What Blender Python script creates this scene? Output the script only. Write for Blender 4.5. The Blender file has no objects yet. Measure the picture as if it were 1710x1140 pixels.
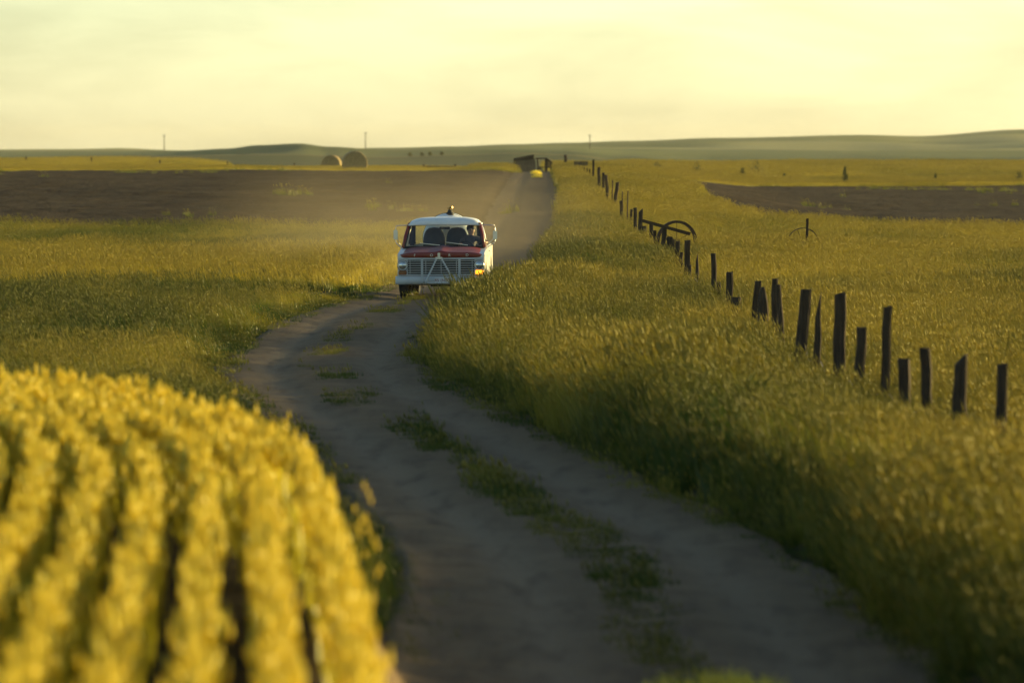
import bpy, bmesh, math, random
import numpy as np
from mathutils import Vector, Matrix, Euler

random.seed(7)
RNG = np.random.default_rng(11)
sc = bpy.context.scene
COL = sc.collection

# ------------------------------------------------------------------ camera, sky, sun, exposure
HC = 3.45            # eye height over the track
FPX = 9500.0         # focal length in photo pixels (200 mm on a 36 mm frame, 1710 px wide)
HORIZON = 240.0      # photo row of eye level
cam_data = bpy.data.cameras.new('camera')
cam_data.lens = 200.0
cam_data.sensor_width = 36.0
cam_data.clip_start = 0.5
cam_data.clip_end = 20000
cam_data.dof.use_dof = True
cam_data.dof.focus_distance = 128.0
cam_data.dof.aperture_fstop = 2.9
cam = bpy.data.objects.new('camera', cam_data)
COL.objects.link(cam)
cam.location = (0, 0, HC)
cam.rotation_euler = (math.radians(90) - math.atan((570 - HORIZON) / FPX), 0, 0)
sc.camera = cam

SUN_AZ = math.radians(64)    # to the right of the view direction
SUN_EL = math.radians(8.0)
sun_dir = Vector((math.sin(SUN_AZ) * math.cos(SUN_EL), math.cos(SUN_AZ) * math.cos(SUN_EL), math.sin(SUN_EL)))
sun_data = bpy.data.lights.new('sun', 'SUN')
sun_data.energy = 5.0
sun_data.angle = math.radians(0.6)
sun_data.color = (1.0, 0.78, 0.30)
sun = bpy.data.objects.new('sun', sun_data)
COL.objects.link(sun)
sun.rotation_euler = (-sun_dir).to_track_quat('-Z', 'Y').to_euler()

world = bpy.data.worlds.new('World')
sc.world = world
world.use_nodes = True
wn, wl = world.node_tree.nodes, world.node_tree.links
wn.clear()
w_out = wn.new('ShaderNodeOutputWorld')
w_bg = wn.new('ShaderNodeBackground')
w_bg.inputs['Strength'].default_value = 0.13
w_sky = wn.new('ShaderNodeTexSky')
w_sky.sky_type = 'NISHITA'
w_sky.sun_disc = False
w_sky.sun_elevation = SUN_EL
w_sky.sun_rotation = SUN_AZ
w_sky.altitude = 900
w_sky.air_density = 1.0
w_sky.dust_density = 1.6
w_sky.ozone_density = 1.0
# warm dusty band all round the horizon, clear above it; thin streaks of cloud
w_tc = wn.new('ShaderNodeTexCoord')
w_sep = wn.new('ShaderNodeSeparateXYZ')
wl.new(w_tc.outputs['Generated'], w_sep.inputs[0])
w_el = wn.new('ShaderNodeMapRange')
w_el.inputs['From Min'].default_value = 0.0
w_el.inputs['From Max'].default_value = 0.35
wl.new(w_sep.outputs['Z'], w_el.inputs['Value'])
w_ramp = wn.new('ShaderNodeValToRGB')
w_ramp.color_ramp.elements[0].position = 0.0
w_ramp.color_ramp.elements[0].color = (1.10, 1.34, 1.72, 1)
w_ramp.color_ramp.elements[1].position = 1.0
w_ramp.color_ramp.elements[1].color = (0.80, 0.86, 0.88, 1)
_e = w_ramp.color_ramp.elements.new(0.08)
_e.color = (1.00, 1.18, 1.36, 1)
_e = w_ramp.color_ramp.elements.new(0.4)
_e.color = (0.74, 0.80, 0.80, 1)
wl.new(w_el.outputs[0], w_ramp.inputs[0])
w_mul = wn.new('ShaderNodeMixRGB')
w_mul.blend_type = 'MULTIPLY'
w_mul.inputs[0].default_value = 1.0
wl.new(w_sky.outputs[0], w_mul.inputs[1])
wl.new(w_ramp.outputs[0], w_mul.inputs[2])
w_map = wn.new('ShaderNodeMapping')
w_map.inputs['Scale'].default_value = (16, 16, 70)
wl.new(w_tc.outputs['Generated'], w_map.inputs[0])
w_noise = wn.new('ShaderNodeTexNoise')
w_noise.inputs['Scale'].default_value = 1.0
w_noise.inputs['Detail'].default_value = 5
w_noise.inputs['Roughness'].default_value = 0.55
w_noise.inputs['Distortion'].default_value = 0.4
wl.new(w_map.outputs[0], w_noise.inputs['Vector'])
w_cl = wn.new('ShaderNodeMapRange')
w_cl.inputs['From Min'].default_value = 0.42
w_cl.inputs['From Max'].default_value = 0.68
w_cl.inputs['To Min'].default_value = 1.0
w_cl.inputs['To Max'].default_value = 0.78
wl.new(w_noise.outputs['Fac'], w_cl.inputs['Value'])
w_mul2 = wn.new('ShaderNodeVectorMath')
w_mul2.operation = 'SCALE'
wl.new(w_mul.outputs[0], w_mul2.inputs[0])
wl.new(w_cl.outputs[0], w_mul2.inputs['Scale'])
wl.new(w_mul2.outputs[0], w_bg.inputs['Color'])
wl.new(w_bg.outputs[0], w_out.inputs[0])

sc.view_settings.view_transform = 'Standard'
sc.view_settings.look = 'None'
sc.view_settings.exposure = 1.05
sc.view_settings.gamma = 1.0
cy = sc.cycles
cy.use_denoising = True
cy.max_bounces = 6
cy.diffuse_bounces = 3
cy.glossy_bounces = 3
cy.transmission_bounces = 4
cy.transparent_max_bounces = 8
cy.volume_bounces = 0
cy.sample_clamp_indirect = 4.0
cy.sample_clamp_direct = 0
cy.use_adaptive_sampling = True
cy.adaptive_threshold = 0.02
cy.caustics_reflective = False
cy.caustics_refractive = False
cy.volume_max_steps = 64

# ------------------------------------------------------------------ helpers
def smooth(a, b, x):
    t = np.clip((np.asarray(x, float) - a) / (b - a), 0, 1)
    return t * t * (3 - 2 * t)

def _hash(ix, iy, seed):
    h = (ix.astype(np.int64) * 374761393 + iy.astype(np.int64) * 668265263 + seed * 1274126177) & 0x7fffffff
    h = ((h ^ (h >> 13)) * 1274126177) & 0x7fffffff
    return ((h ^ (h >> 16)) & 0xffff) / 65535.0

def vnoise(x, y, seed=0):
    x = np.asarray(x, float); y = np.asarray(y, float)
    ix = np.floor(x); iy = np.floor(y)
    fx = x - ix; fy = y - iy
    fx = fx * fx * (3 - 2 * fx); fy = fy * fy * (3 - 2 * fy)
    a = _hash(ix, iy, seed); b = _hash(ix + 1, iy, seed)
    c = _hash(ix, iy + 1, seed); d = _hash(ix + 1, iy + 1, seed)
    return (a * (1 - fx) + b * fx) * (1 - fy) + (c * (1 - fx) + d * fx) * fy - 0.5

def fbm(x, y, seed=0, octv=3):
    s = 0; amp = 1.0
    for k in range(octv):
        s = s + amp * vnoise(np.asarray(x) * 2 ** k, np.asarray(y) * 2 ** k, seed + k)
        amp *= 0.5
    return s

def hermite(xs, ys, x):
    """smooth interpolation without overshoot"""
    xs = np.asarray(xs, float); ys = np.asarray(ys, float); x = np.asarray(x, float)
    d = np.diff(ys) / np.diff(xs)
    m = np.zeros_like(ys)
    m[1:-1] = np.where(d[:-1] * d[1:] > 0, 2 * d[:-1] * d[1:] / (d[:-1] + d[1:] + 1e-12), 0)
    m[0] = d[0]; m[-1] = d[-1]
    xc = np.clip(x, xs[0], xs[-1])
    i = np.clip(np.searchsorted(xs, xc) - 1, 0, len(xs) - 2)
    h = xs[i + 1] - xs[i]; t = (xc - xs[i]) / h
    return ((2 * t**3 - 3 * t**2 + 1) * ys[i] + (t**3 - 2 * t**2 + t) * h * m[i]
            + (-2 * t**3 + 3 * t**2) * ys[i + 1] + (t**3 - t**2) * h * m[i + 1])

def XU(u, d):           # photo column at depth d -> metres to the side
    return (u - 855.0) * d / FPX
def ZV(v, d):           # photo row at depth d -> height
    return HC - (v - HORIZON) * d / FPX

def tag(o, label=None, cat=None, group=None, kind=None):
    if label: o['label'] = label
    if cat: o['category'] = cat
    if group: o['group'] = group
    if kind: o['kind'] = kind
    return o

def link_mesh(name, me, mat=None, parent=None, smooth_shade=False):
    o = bpy.data.objects.new(name, me)
    COL.objects.link(o)
    if mat:
        for m in (mat if isinstance(mat, (list, tuple)) else [mat]):
            me.materials.append(m)
    if parent: o.parent = parent
    if smooth_shade:
        me.polygons.foreach_set('use_smooth', [True] * len(me.polygons))
    return o

def empty(name, loc, rz=0.0):
    o = bpy.data.objects.new(name, None)
    COL.objects.link(o)
    o.location = loc
    o.rotation_euler = (0, 0, rz)
    o.empty_display_size = 0.2
    return o

class MB:
    """collects verts and faces"""
    def __init__(s): s.v = []; s.f = []
    def add(s, vs, fs):
        b = len(s.v)
        s.v += [tuple(p) for p in vs]
        s.f += [tuple(i + b for i in f) for f in fs]
        return s
    def box(s, c, d, rot=None):
        hx, hy, hz = d[0] / 2, d[1] / 2, d[2] / 2
        P = [Vector((x, y, z)) for x in (-hx, hx) for y in (-hy, hy) for z in (-hz, hz)]
        if rot: P = [Euler(rot).to_matrix() @ p for p in P]
        P = [p + Vector(c) for p in P]
        return s.add(P, [(0, 1, 3, 2), (4, 6, 7, 5), (0, 4, 5, 1), (2, 3, 7, 6), (0, 2, 6, 4), (1, 5, 7, 3)])
    def tube(s, pts, r, n=8, cap=True):
        pts = [Vector(p) for p in pts]
        rs = r if isinstance(r, (list, tuple)) else [r] * len(pts)
        rings = []
        for i, p in enumerate(pts):
            a = pts[max(i - 1, 0)]; b = pts[min(i + 1, len(pts) - 1)]
            t = (b - a).normalized()
            ref = Vector((0, 0, 1)) if abs(t.z) < 0.9 else Vector((0, 1, 0))
            e1 = t.cross(ref).normalized(); e2 = t.cross(e1)
            rings.append([p + (e1 * math.cos(2 * math.pi * k / n) + e2 * math.sin(2 * math.pi * k / n)) * rs[i] for k in range(n)])
        return s.loft(rings, cap)
    def loft(s, rings, cap=True, closed=True):
        n = len(rings[0]); V = [q for r in rings for q in r]; F = []
        for i in range(len(rings) - 1):
            for k in range(n if closed else n - 1):
                k2 = (k + 1) % n
                F.append((i * n + k, i * n + k2, (i + 1) * n + k2, (i + 1) * n + k))
        if cap:
            F.append(tuple(range(n - 1, -1, -1)))
            F.append(tuple((len(rings) - 1) * n + k for k in range(n)))
        return s.add(V, F)
    def lathe(s, prof, c=(0, 0, 0), axis='z', n=24):
        """prof = [(radius, height)], closed ends if radius 0"""
        rings = []
        for r, h in prof:
            ring = []
            for k in range(n):
                a = 2 * math.pi * k / n; p = (r * math.cos(a), r * math.sin(a), h)
                if axis == 'x': p = (p[2], p[0], p[1])
                if axis == 'y': p = (p[0], p[2], p[1])
                ring.append((p[0] + c[0], p[1] + c[1], p[2] + c[2]))
            rings.append(ring)
        return s.loft(rings, cap=False)
    def extrude_x(s, prof, x0, x1):
        """prof = [(y, z)] polygon extruded from x0 to x1"""
        n = len(prof)
        V = [(x0, y, z) for y, z in prof] + [(x1, y, z) for y, z in prof]
        F = [tuple(range(n)), tuple(range(2 * n - 1, n - 1, -1))]
        F += [(k, k + n, (k + 1) % n + n, (k + 1) % n) for k in range(n)]
        return s.add(V, F)
    def build(s, name, mat, parent=None, sm=False, bevel=0.0, seg=2, weld=False):
        bm = bmesh.new()
        vs = [bm.verts.new(p) for p in s.v]
        for f in s.f:
            try: bm.faces.new([vs[i] for i in f])
            except ValueError: pass
        if weld: bmesh.ops.remove_doubles(bm, verts=bm.verts, dist=1e-4)
        bmesh.ops.recalc_face_normals(bm, faces=bm.faces)
        if bevel:
            ed = [e for e in bm.edges if e.is_manifold and e.calc_face_angle(0) > 0.6]
            bmesh.ops.bevel(bm, geom=ed, offset=bevel, segments=seg, affect='EDGES', clamp_overlap=True)
        me = bpy.data.meshes.new(name)
        bm.to_mesh(me); bm.free()
        o = link_mesh(name, me, mat, parent)
        if sm or bevel:
            me.polygons.foreach_set('use_smooth', [True] * len(me.polygons))
            if not sm or bevel:
                bpy_angle(me, 0.7)
        return o

def bpy_angle(me, ang):
    """sharp edges above an angle so that smooth shading keeps the creases"""
    bm = bmesh.new(); bm.from_mesh(me)
    for e in bm.edges:
        if len(e.link_faces) == 2 and e.calc_face_angle(0) > ang: e.smooth = False
    bm.to_mesh(me); bm.free()

def np_mesh(name, V, F, attrs=None):
    V = np.asarray(V, np.float32); F = np.asarray(F, np.int32)
    k = F.shape[1]
    me = bpy.data.meshes.new(name)
    me.vertices.add(len(V)); me.vertices.foreach_set('co', V.ravel())
    me.loops.add(F.size); me.loops.foreach_set('vertex_index', F.ravel())
    me.polygons.add(len(F))
    me.polygons.foreach_set('loop_start', np.arange(0, F.size, k, dtype=np.int32))
    me.polygons.foreach_set('loop_total', np.full(len(F), k, dtype=np.int32))
    me.update(calc_edges=True)
    for nm, arr in (attrs or {}).items():
        arr = np.asarray(arr, np.float32)
        if arr.ndim == 1:
            a = me.attributes.new(nm, 'FLOAT', 'POINT'); a.data.foreach_set('value', arr)
        elif arr.shape[1] == 4:
            a = me.attributes.new(nm, 'FLOAT_COLOR', 'POINT'); a.data.foreach_set('color', arr.ravel())
        else:
            a = me.attributes.new(nm, 'FLOAT_VECTOR', 'POINT'); a.data.foreach_set('vector', arr.ravel())
    return me

# ------------------------------------------------------------------ materials
class NT:
    def __init__(s, name):
        s.m = bpy.data.materials.new(name); s.m.use_nodes = True
        s.n = s.m.node_tree.nodes; s.l = s.m.node_tree.links; s.n.clear()
        s.out = s.n.new('ShaderNodeOutputMaterial')
    def new(s, t, **kw):
        nd = s.n.new('ShaderNode' + t)
        for k, v in kw.items():
            if k.startswith('i_'): nd.inputs[k[2:].replace('_', ' ')].default_value = v
            else: setattr(nd, k, v)
        return nd
    def link(s, a, b): s.l.new(a, b)
    def mix(s, fac, a, b, mode='MIX'):
        nd = s.n.new('ShaderNodeMixRGB'); nd.blend_type = mode
        for sock, val in zip(nd.inputs, (fac, a, b)):
            if isinstance(val, bpy.types.NodeSocket): s.link(val, sock)
            elif isinstance(val, (int, float)): sock.default_value = val if sock.type == 'VALUE' else (val, val, val, 1)
            else: sock.default_value = (*val[:3], 1)
        return nd.outputs[0]
    def noise(s, scale, detail=4, rough=0.5, vec=None, stretch=None):
        nd = s.new('TexNoise'); nd.inputs['Scale'].default_value = scale
        nd.inputs['Detail'].default_value = detail; nd.inputs['Roughness'].default_value = rough
        if vec is None:
            vec = s.new('NewGeometry').outputs['Position']
        if stretch:
            mp = s.new('Mapping'); mp.inputs['Scale'].default_value = stretch
            s.link(vec, mp.inputs[0]); vec = mp.outputs[0]
        s.link(vec, nd.inputs['Vector'])
        return nd.outputs['Fac']
    def rng(s, val, a, b, c=0.0, d=1.0):
        nd = s.new('MapRange')
        for nm, v in (('From Min', a), ('From Max', b), ('To Min', c), ('To Max', d)): nd.inputs[nm].default_value = v
        s.link(val, nd.inputs['Value'])
        return nd.outputs[0]
    def bump(s, h, strength=0.5, dist=0.05):
        nd = s.new('Bump'); nd.inputs['Strength'].default_value = strength; nd.inputs['Distance'].default_value = dist
        s.link(h, nd.inputs['Height']); return nd.outputs[0]
    def principled(s, col, rough=0.6, metal=0.0, normal=None, coat=0.0, spec=0.5):
        p = s.new('BsdfPrincipled')
        if isinstance(col, bpy.types.NodeSocket): s.link(col, p.inputs['Base Color'])
        else: p.inputs['Base Color'].default_value = (*col[:3], 1)
        if isinstance(rough, bpy.types.NodeSocket): s.link(rough, p.inputs['Roughness'])
        else: p.inputs['Roughness'].default_value = rough
        p.inputs['Metallic'].default_value = metal
        p.inputs['Coat Weight'].default_value = coat
        p.inputs['Coat Roughness'].default_value = 0.12
        p.inputs['Specular IOR Level'].default_value = spec
        if normal: s.link(normal, p.inputs['Normal'])
        s.link(p.outputs[0], s.out.inputs['Surface'])
        return p

def objco(t): return t.new('TexCoord').outputs['Object']

def simple(name, col, rough=0.5, metal=0.0, coat=0.0, var=0.15, scale=8.0, spec=0.5):
    t = NT(name)
    f = t.noise(scale, 4, 0.6, objco(t))
    c = t.mix(t.rng(f, 0.35, 0.7), tuple(x * (1 - var) for x in col), tuple(min(1, x * (1 + var)) for x in col))
    t.principled(c, rough, metal, None, coat, spec)
    return t.m

def leaf_material(name, green, gold, trans=0.5, tip_gain=0.5, gloss=0.03, use_inst=True):
    """blades of grass: green to straw along the blade and from clump to clump, light shines through"""
    t = NT(name)
    tip = t.new('Attribute', attribute_name='tip', attribute_type='GEOMETRY').outputs['Fac']
    if use_inst:
        tint = t.new('Attribute', attribute_name='tint', attribute_type='INSTANCER').outputs['Fac']
    else:
        tint = t.new('Attribute', attribute_name='tint', attribute_type='GEOMETRY').outputs['Fac']
    m1 = t.new('Math', operation='MULTIPLY_ADD'); t.link(tip, m1.inputs[0])
    m1.inputs[1].default_value = tip_gain; t.link(tint, m1.inputs[2])
    m1.use_clamp = True
    c = t.mix(m1.outputs[0], green, gold)
    if use_inst:
        rnd = t.new('ObjectInfo').outputs['Random']
        c = t.mix(t.rng(rnd, 0, 1, 0.0, 0.6), c, t.mix(0.5, c, (0.02, 0.02, 0.01)))
    d = t.new('BsdfDiffuse'); t.link(c, d.inputs[0])
    tr = t.new('BsdfTranslucent')
    t.link(t.mix(1.0, c, (1.1, 1.0, 0.7), 'MULTIPLY'), tr.inputs[0])
    mx = t.new('MixShader'); mx.inputs[0].default_value = trans
    t.link(d.outputs[0], mx.inputs[1]); t.link(tr.outputs[0], mx.inputs[2])
    gl = t.new('BsdfGlossy'); gl.inputs['Roughness'].default_value = 0.35
    gl.inputs['Color'].default_value = (0.7, 0.7, 0.6, 1)
    mx2 = t.new('MixShader'); mx2.inputs[0].default_value = gloss
    t.link(mx.outputs[0], mx2.inputs[1]); t.link(gl.outputs[0], mx2.inputs[2])
    t.link(mx2.outputs[0], t.out.inputs['Surface'])
    return t.m

def mat_ground():
    t = NT('ground_soil')
    vc = t.new('Attribute', attribute_name='land', attribute_type='GEOMETRY').outputs['Color']
    n1 = t.noise(0.9, 5, 0.6); n2 = t.noise(0.02, 3, 0.5)
    c = t.mix(t.rng(n1, 0.3, 0.7, 0, 0.5), vc, t.mix(1.0, vc, (0.55, 0.55, 0.5), 'MULTIPLY'))
    c = t.mix(t.rng(n2, 0.35, 0.65, 0, 0.5), c, t.mix(1.0, c, (1.35, 1.2, 0.9), 'MULTIPLY'))
    t.principled(c, 0.95, spec=0.1, normal=t.bump(n1, 0.4, 0.1))
    return t.m

def mat_track():
    t = NT('track_dirt')
    n1 = t.noise(1.4, 6, 0.65); n2 = t.noise(14.0, 4, 0.6)
    rut = t.new('Attribute', attribute_name='rut', attribute_type='GEOMETRY').outputs['Fac']
    c = t.mix(t.rng(n1, 0.32, 0.68), (0.098, 0.062, 0.029), (0.165, 0.112, 0.056))
    c = t.mix(rut, c, (0.185, 0.135, 0.080))
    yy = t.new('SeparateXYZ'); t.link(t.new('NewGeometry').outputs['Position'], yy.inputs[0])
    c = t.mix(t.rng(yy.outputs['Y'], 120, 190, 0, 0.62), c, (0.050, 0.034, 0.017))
    n3 = t.noise(2.2, 4, 0.6, stretch=(1.6, 0.25, 1))
    c = t.mix(t.rng(n3, 0.5, 0.72, 0, 0.7), c, (0.06, 0.038, 0.020))
    c = t.mix(t.rng(n2, 0.55, 0.75, 0, 0.5), c, (0.09, 0.062, 0.035))
    t.principled(c, 0.95, spec=0.15, normal=t.bump(n2, 0.7, 0.03))
    return t.m

def mat_plow():
    t = NT('plowed_soil')
    n1 = t.noise(0.12, 4, 0.55); n2 = t.noise(3.0, 6, 0.7)
    c = t.mix(t.rng(n1, 0.35, 0.65), (0.036, 0.022, 0.009), (0.064, 0.041, 0.018))
    c = t.mix(t.rng(n2, 0.45, 0.7), c, (0.023, 0.014, 0.006))
    t.principled(c, 0.95, spec=0.1, normal=t.bump(n2, 0.8, 0.12))
    return t.m

def mat_wood(name='weathered_wood', a=(0.028, 0.020, 0.013), b=(0.080, 0.060, 0.042)):
    t = NT(name)
    n = t.noise(10, 5, 0.6, objco(t), stretch=(3, 3, 0.18))
    n2 = t.noise(3, 3, 0.5, objco(t))
    c = t.mix(t.rng(n, 0.3, 0.7), a, b)
    c = t.mix(t.rng(n2, 0.4, 0.7, 0, 0.5), c, tuple(x * 0.6 for x in a))
    t.principled(c, 0.9, spec=0.15, normal=t.bump(n, 0.9, 0.02))
    return t.m

M = {}
M['ground'] = mat_ground(); M['track'] = mat_track(); M['plow'] = mat_plow(); M['wood'] = mat_wood()
M['shed_wood'] = mat_wood('shed_wood', (0.07, 0.055, 0.04), (0.15, 0.12, 0.09))
M['grass'] = leaf_material('grass_blade', (0.050, 0.090, 0.010), (0.46, 0.38, 0.050), 0.46)
M['crop'] = leaf_material('crop_leaf', (0.22, 0.25, 0.02), (0.77, 0.68, 0.09), 0.60, 0.75, 0.04, use_inst=False)
M['weed'] = leaf_material('weed_leaf', (0.05, 0.07, 0.02), (0.22, 0.19, 0.07), 0.35, 0.5, 0.03, use_inst=False)
M['red'] = simple('red_paint', (0.19, 0.020, 0.010), 0.45, coat=0.12, var=0.2, scale=3)
M['white'] = simple('white_paint', (0.74, 0.74, 0.71), 0.42, coat=0.3, var=0.06, scale=4)
M['front'] = simple('dulled_white_paint', (0.47, 0.49, 0.48), 0.5, coat=0.2, var=0.08, scale=5)
M['cream'] = simple('cream_side_paint', (0.70, 0.67, 0.60), 0.4, coat=0.4, var=0.1, scale=4)
M['black'] = simple('black_rubber', (0.018, 0.017, 0.016), 0.75, var=0.2)
M['dark'] = simple('dark_underside', (0.018, 0.016, 0.014), 0.85, var=0.3)
M['chrome'] = simple('worn_chrome', (0.62, 0.62, 0.60), 0.28, metal=0.9, var=0.1)
M['lens'] = simple('headlight_glass', (0.5, 0.52, 0.5), 0.12, metal=0.75, coat=1.0, var=0.25, scale=30)
M['seat'] = simple('seat_vinyl', (0.035, 0.037, 0.035), 0.6, var=0.2)
M['steel'] = simple('rusty_steel', (0.06, 0.035, 0.022), 0.85, metal=0.2, var=0.4, scale=20)
M['wire'] = simple('fence_wire_steel', (0.30, 0.23, 0.14), 0.5, var=0.2)
M['brass'] = simple('brass_valve', (0.20, 0.13, 0.04), 0.4, metal=0.8, var=0.3)
M['skin'] = simple('skin', (0.42, 0.24, 0.16), 0.6, var=0.08)
M['shirt'] = simple('dark_shirt', (0.055, 0.05, 0.055), 0.85, var=0.2)
M['hair'] = simple('brown_hair', (0.03, 0.02, 0.014), 0.7, var=0.2)
M['plate'] = simple('plate_metal', (0.62, 0.62, 0.60), 0.5, var=0.05)
M['plate_text'] = simple('plate_paint', (0.22, 0.03, 0.03), 0.5, var=0.1)
M['pole'] = mat_wood('pole_wood', (0.05, 0.04, 0.03), (0.10, 0.08, 0.06))
t = NT('window_glass')
_tr = t.new('BsdfTransparent'); _tr.inputs[0].default_value = (0.86, 0.90, 0.87, 1)
_gl = t.new('BsdfGlossy'); _gl.inputs['Roughness'].default_value = 0.03
_fr = t.new('Fresnel'); _fr.inputs['IOR'].default_value = 1.45
_mx = t.new('MixShader'); t.link(_fr.outputs[0], _mx.inputs[0]); t.link(_tr.outputs[0], _mx.inputs[1]); t.link(_gl.outputs[0], _mx.inputs[2])
t.link(_mx.outputs[0], t.out.inputs['Surface']); M['glass'] = t.m
t = NT('lit_amber_lens')
_em = t.new('Emission'); _em.inputs[0].default_value = (1.0, 0.30, 0.015, 1); _em.inputs[1].default_value = 3.0
_n = t.noise(18, 3, 0.5, objco(t)); t.link(t.rng(_n, 0.3, 0.7, 1.6, 4.2), _em.inputs[1])
t.link(_em.outputs[0], t.out.inputs['Surface']); M['amber_on'] = t.m
M['amber'] = simple('amber_lens', (0.20, 0.06, 0.015), 0.25, coat=0.6)
t = NT('hay')
_n = t.noise(9, 6, 0.7, objco(t), stretch=(1, 0.3, 1)); _n2 = t.noise(40, 3, 0.6, objco(t))
t.principled(t.mix(t.rng(_n, 0.3, 0.7), (0.19, 0.135, 0.055), (0.36, 0.27, 0.12)), 0.95, spec=0.1, normal=t.bump(_n2, 0.8, 0.03)); M['hay'] = t.m

# ------------------------------------------------------------------ the lie of the land
TRACK_Y = [0, 20, 36.8, 43.1, 49.7, 55.6, 68.3, 76.2, 83, 91, 98, 105, 116.6, 128, 150, 200, 260, 330, 400, 443, 520]
TRACK_X = [1.5, 1.35, 1.14, 1.02, 0.68, 0.05, -1.11, -1.96, -2.62, -3.0, -3.05, -2.93, -2.5, -1.75, -0.85, 0.1, 0.8, 1.35, 1.75, 1.9, 2.3]
def track_x(y): return hermite(TRACK_Y, TRACK_X, y)
CROP_Y = [0, 14, 19.4, 25, 31.6, 34.3, 39, 42.5, 44.6, 46.2, 47.2]
CROP_X = [0.3, -0.18, -0.38, -0.65, -1.0, -1.22, -1.85, -2.6, -3.3, -4.3, -6.0]
def crop_edge(y): return np.where(np.asarray(y) <= 47.2, hermite(CROP_Y, CROP_X, y), -6 - (np.asarray(y) - 47.2) * 12)
# dense polyline of the crop's edge for distances
_cy = np.concatenate([np.linspace(0, 40, 120), np.linspace(40.2, 47.2, 80)])
EDGE = np.stack([hermite(CROP_Y, CROP_X, _cy), _cy], 1)
EDGE = np.concatenate([EDGE, np.stack([np.linspace(-6.4, -16, 40), 47.2 + np.linspace(0.03, 0.4, 40)], 1)])
def crop_dist(X, Y):
    """signed distance to the crop edge, positive inside"""
    X = np.asarray(X, float); Y = np.asarray(Y, float); sh = X.shape
    P = np.stack([X.ravel(), Y.ravel()], 1); out = np.empty(len(P))
    for a in range(0, len(P), 20000):
        q = P[a:a + 20000]
        d2 = ((q[:, None, :] - EDGE[None, ::2, :]) ** 2).sum(2)
        out[a:a + 20000] = np.sqrt(d2.min(1))
    inside = (P[:, 0] < crop_edge(P[:, 1])) & (P[:, 1] < 47.6)
    return np.where(inside, out, -out).reshape(sh)

NEAR_D = [0, 100, 130, 180, 215, 250, 292, 340, 400, 443]
Z_LEFT = [0, 0, 0.05, 0.25, 0.45, 0.75, 1.25, 1.42, 1.48, 1.35]
Z_RIGHT = [0, 0, 0.05, 0.05, 0.07, 0.10, 0.20, 0.30, 0.45, 0.55]
FAR_D = np.array([443, 520, 600, 700, 850, 1000, 1300, 1700, 2400, 3200, 7000.0])
FAR_U = np.array([-900, 0, 200, 300, 380, 430, 500, 550, 650, 760, 860, 950, 1050, 1200, 1440, 1530, 1710, 2700.0])
FAR_V = np.array([   # photo rows at depths 520 .. 3200
    [284, 278, 271, 265, 268, 258, 256, 249, 258], [284, 278, 270, 265, 268, 258, 256, 249, 258],
    [284, 278, 269, 261, 266, 256, 255, 248, 258], [286, 282, 272, 260, 266, 257, 256, 252, 260],
    [290, 288, 278, 258.5, 266, 253, 256, 252.5, 260], [291, 289, 279, 257, 266, 247.2, 256, 252, 260],
    [291, 289, 279, 258, 266, 244.7, 256, 250.5, 260], [291, 289, 280, 260, 266, 250, 256, 249, 260],
    [291, 289, 281, 262, 264, 256, 253, 247.5, 258], [291, 289, 279, 258.5, 262, 255, 251, 245, 256],
    [289, 287, 277, 255.5, 262, 254, 250, 241.5, 252], [289, 285, 276, 258.5, 264, 255, 249, 239, 250],
    [286, 281, 275, 270, 272, 262, 250, 236, 246], [289, 280.5, 275.5, 278, 282, 270, 250, 231, 242],
    [289, 280.5, 275.5, 278, 282, 270, 252, 226, 240], [289, 280.5, 275.3, 278, 282, 270, 250, 228, 240],
    [289, 280, 275, 278, 281, 268, 246, 217, 236], [289, 280, 275, 278, 281, 268, 246, 208, 236]])

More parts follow.
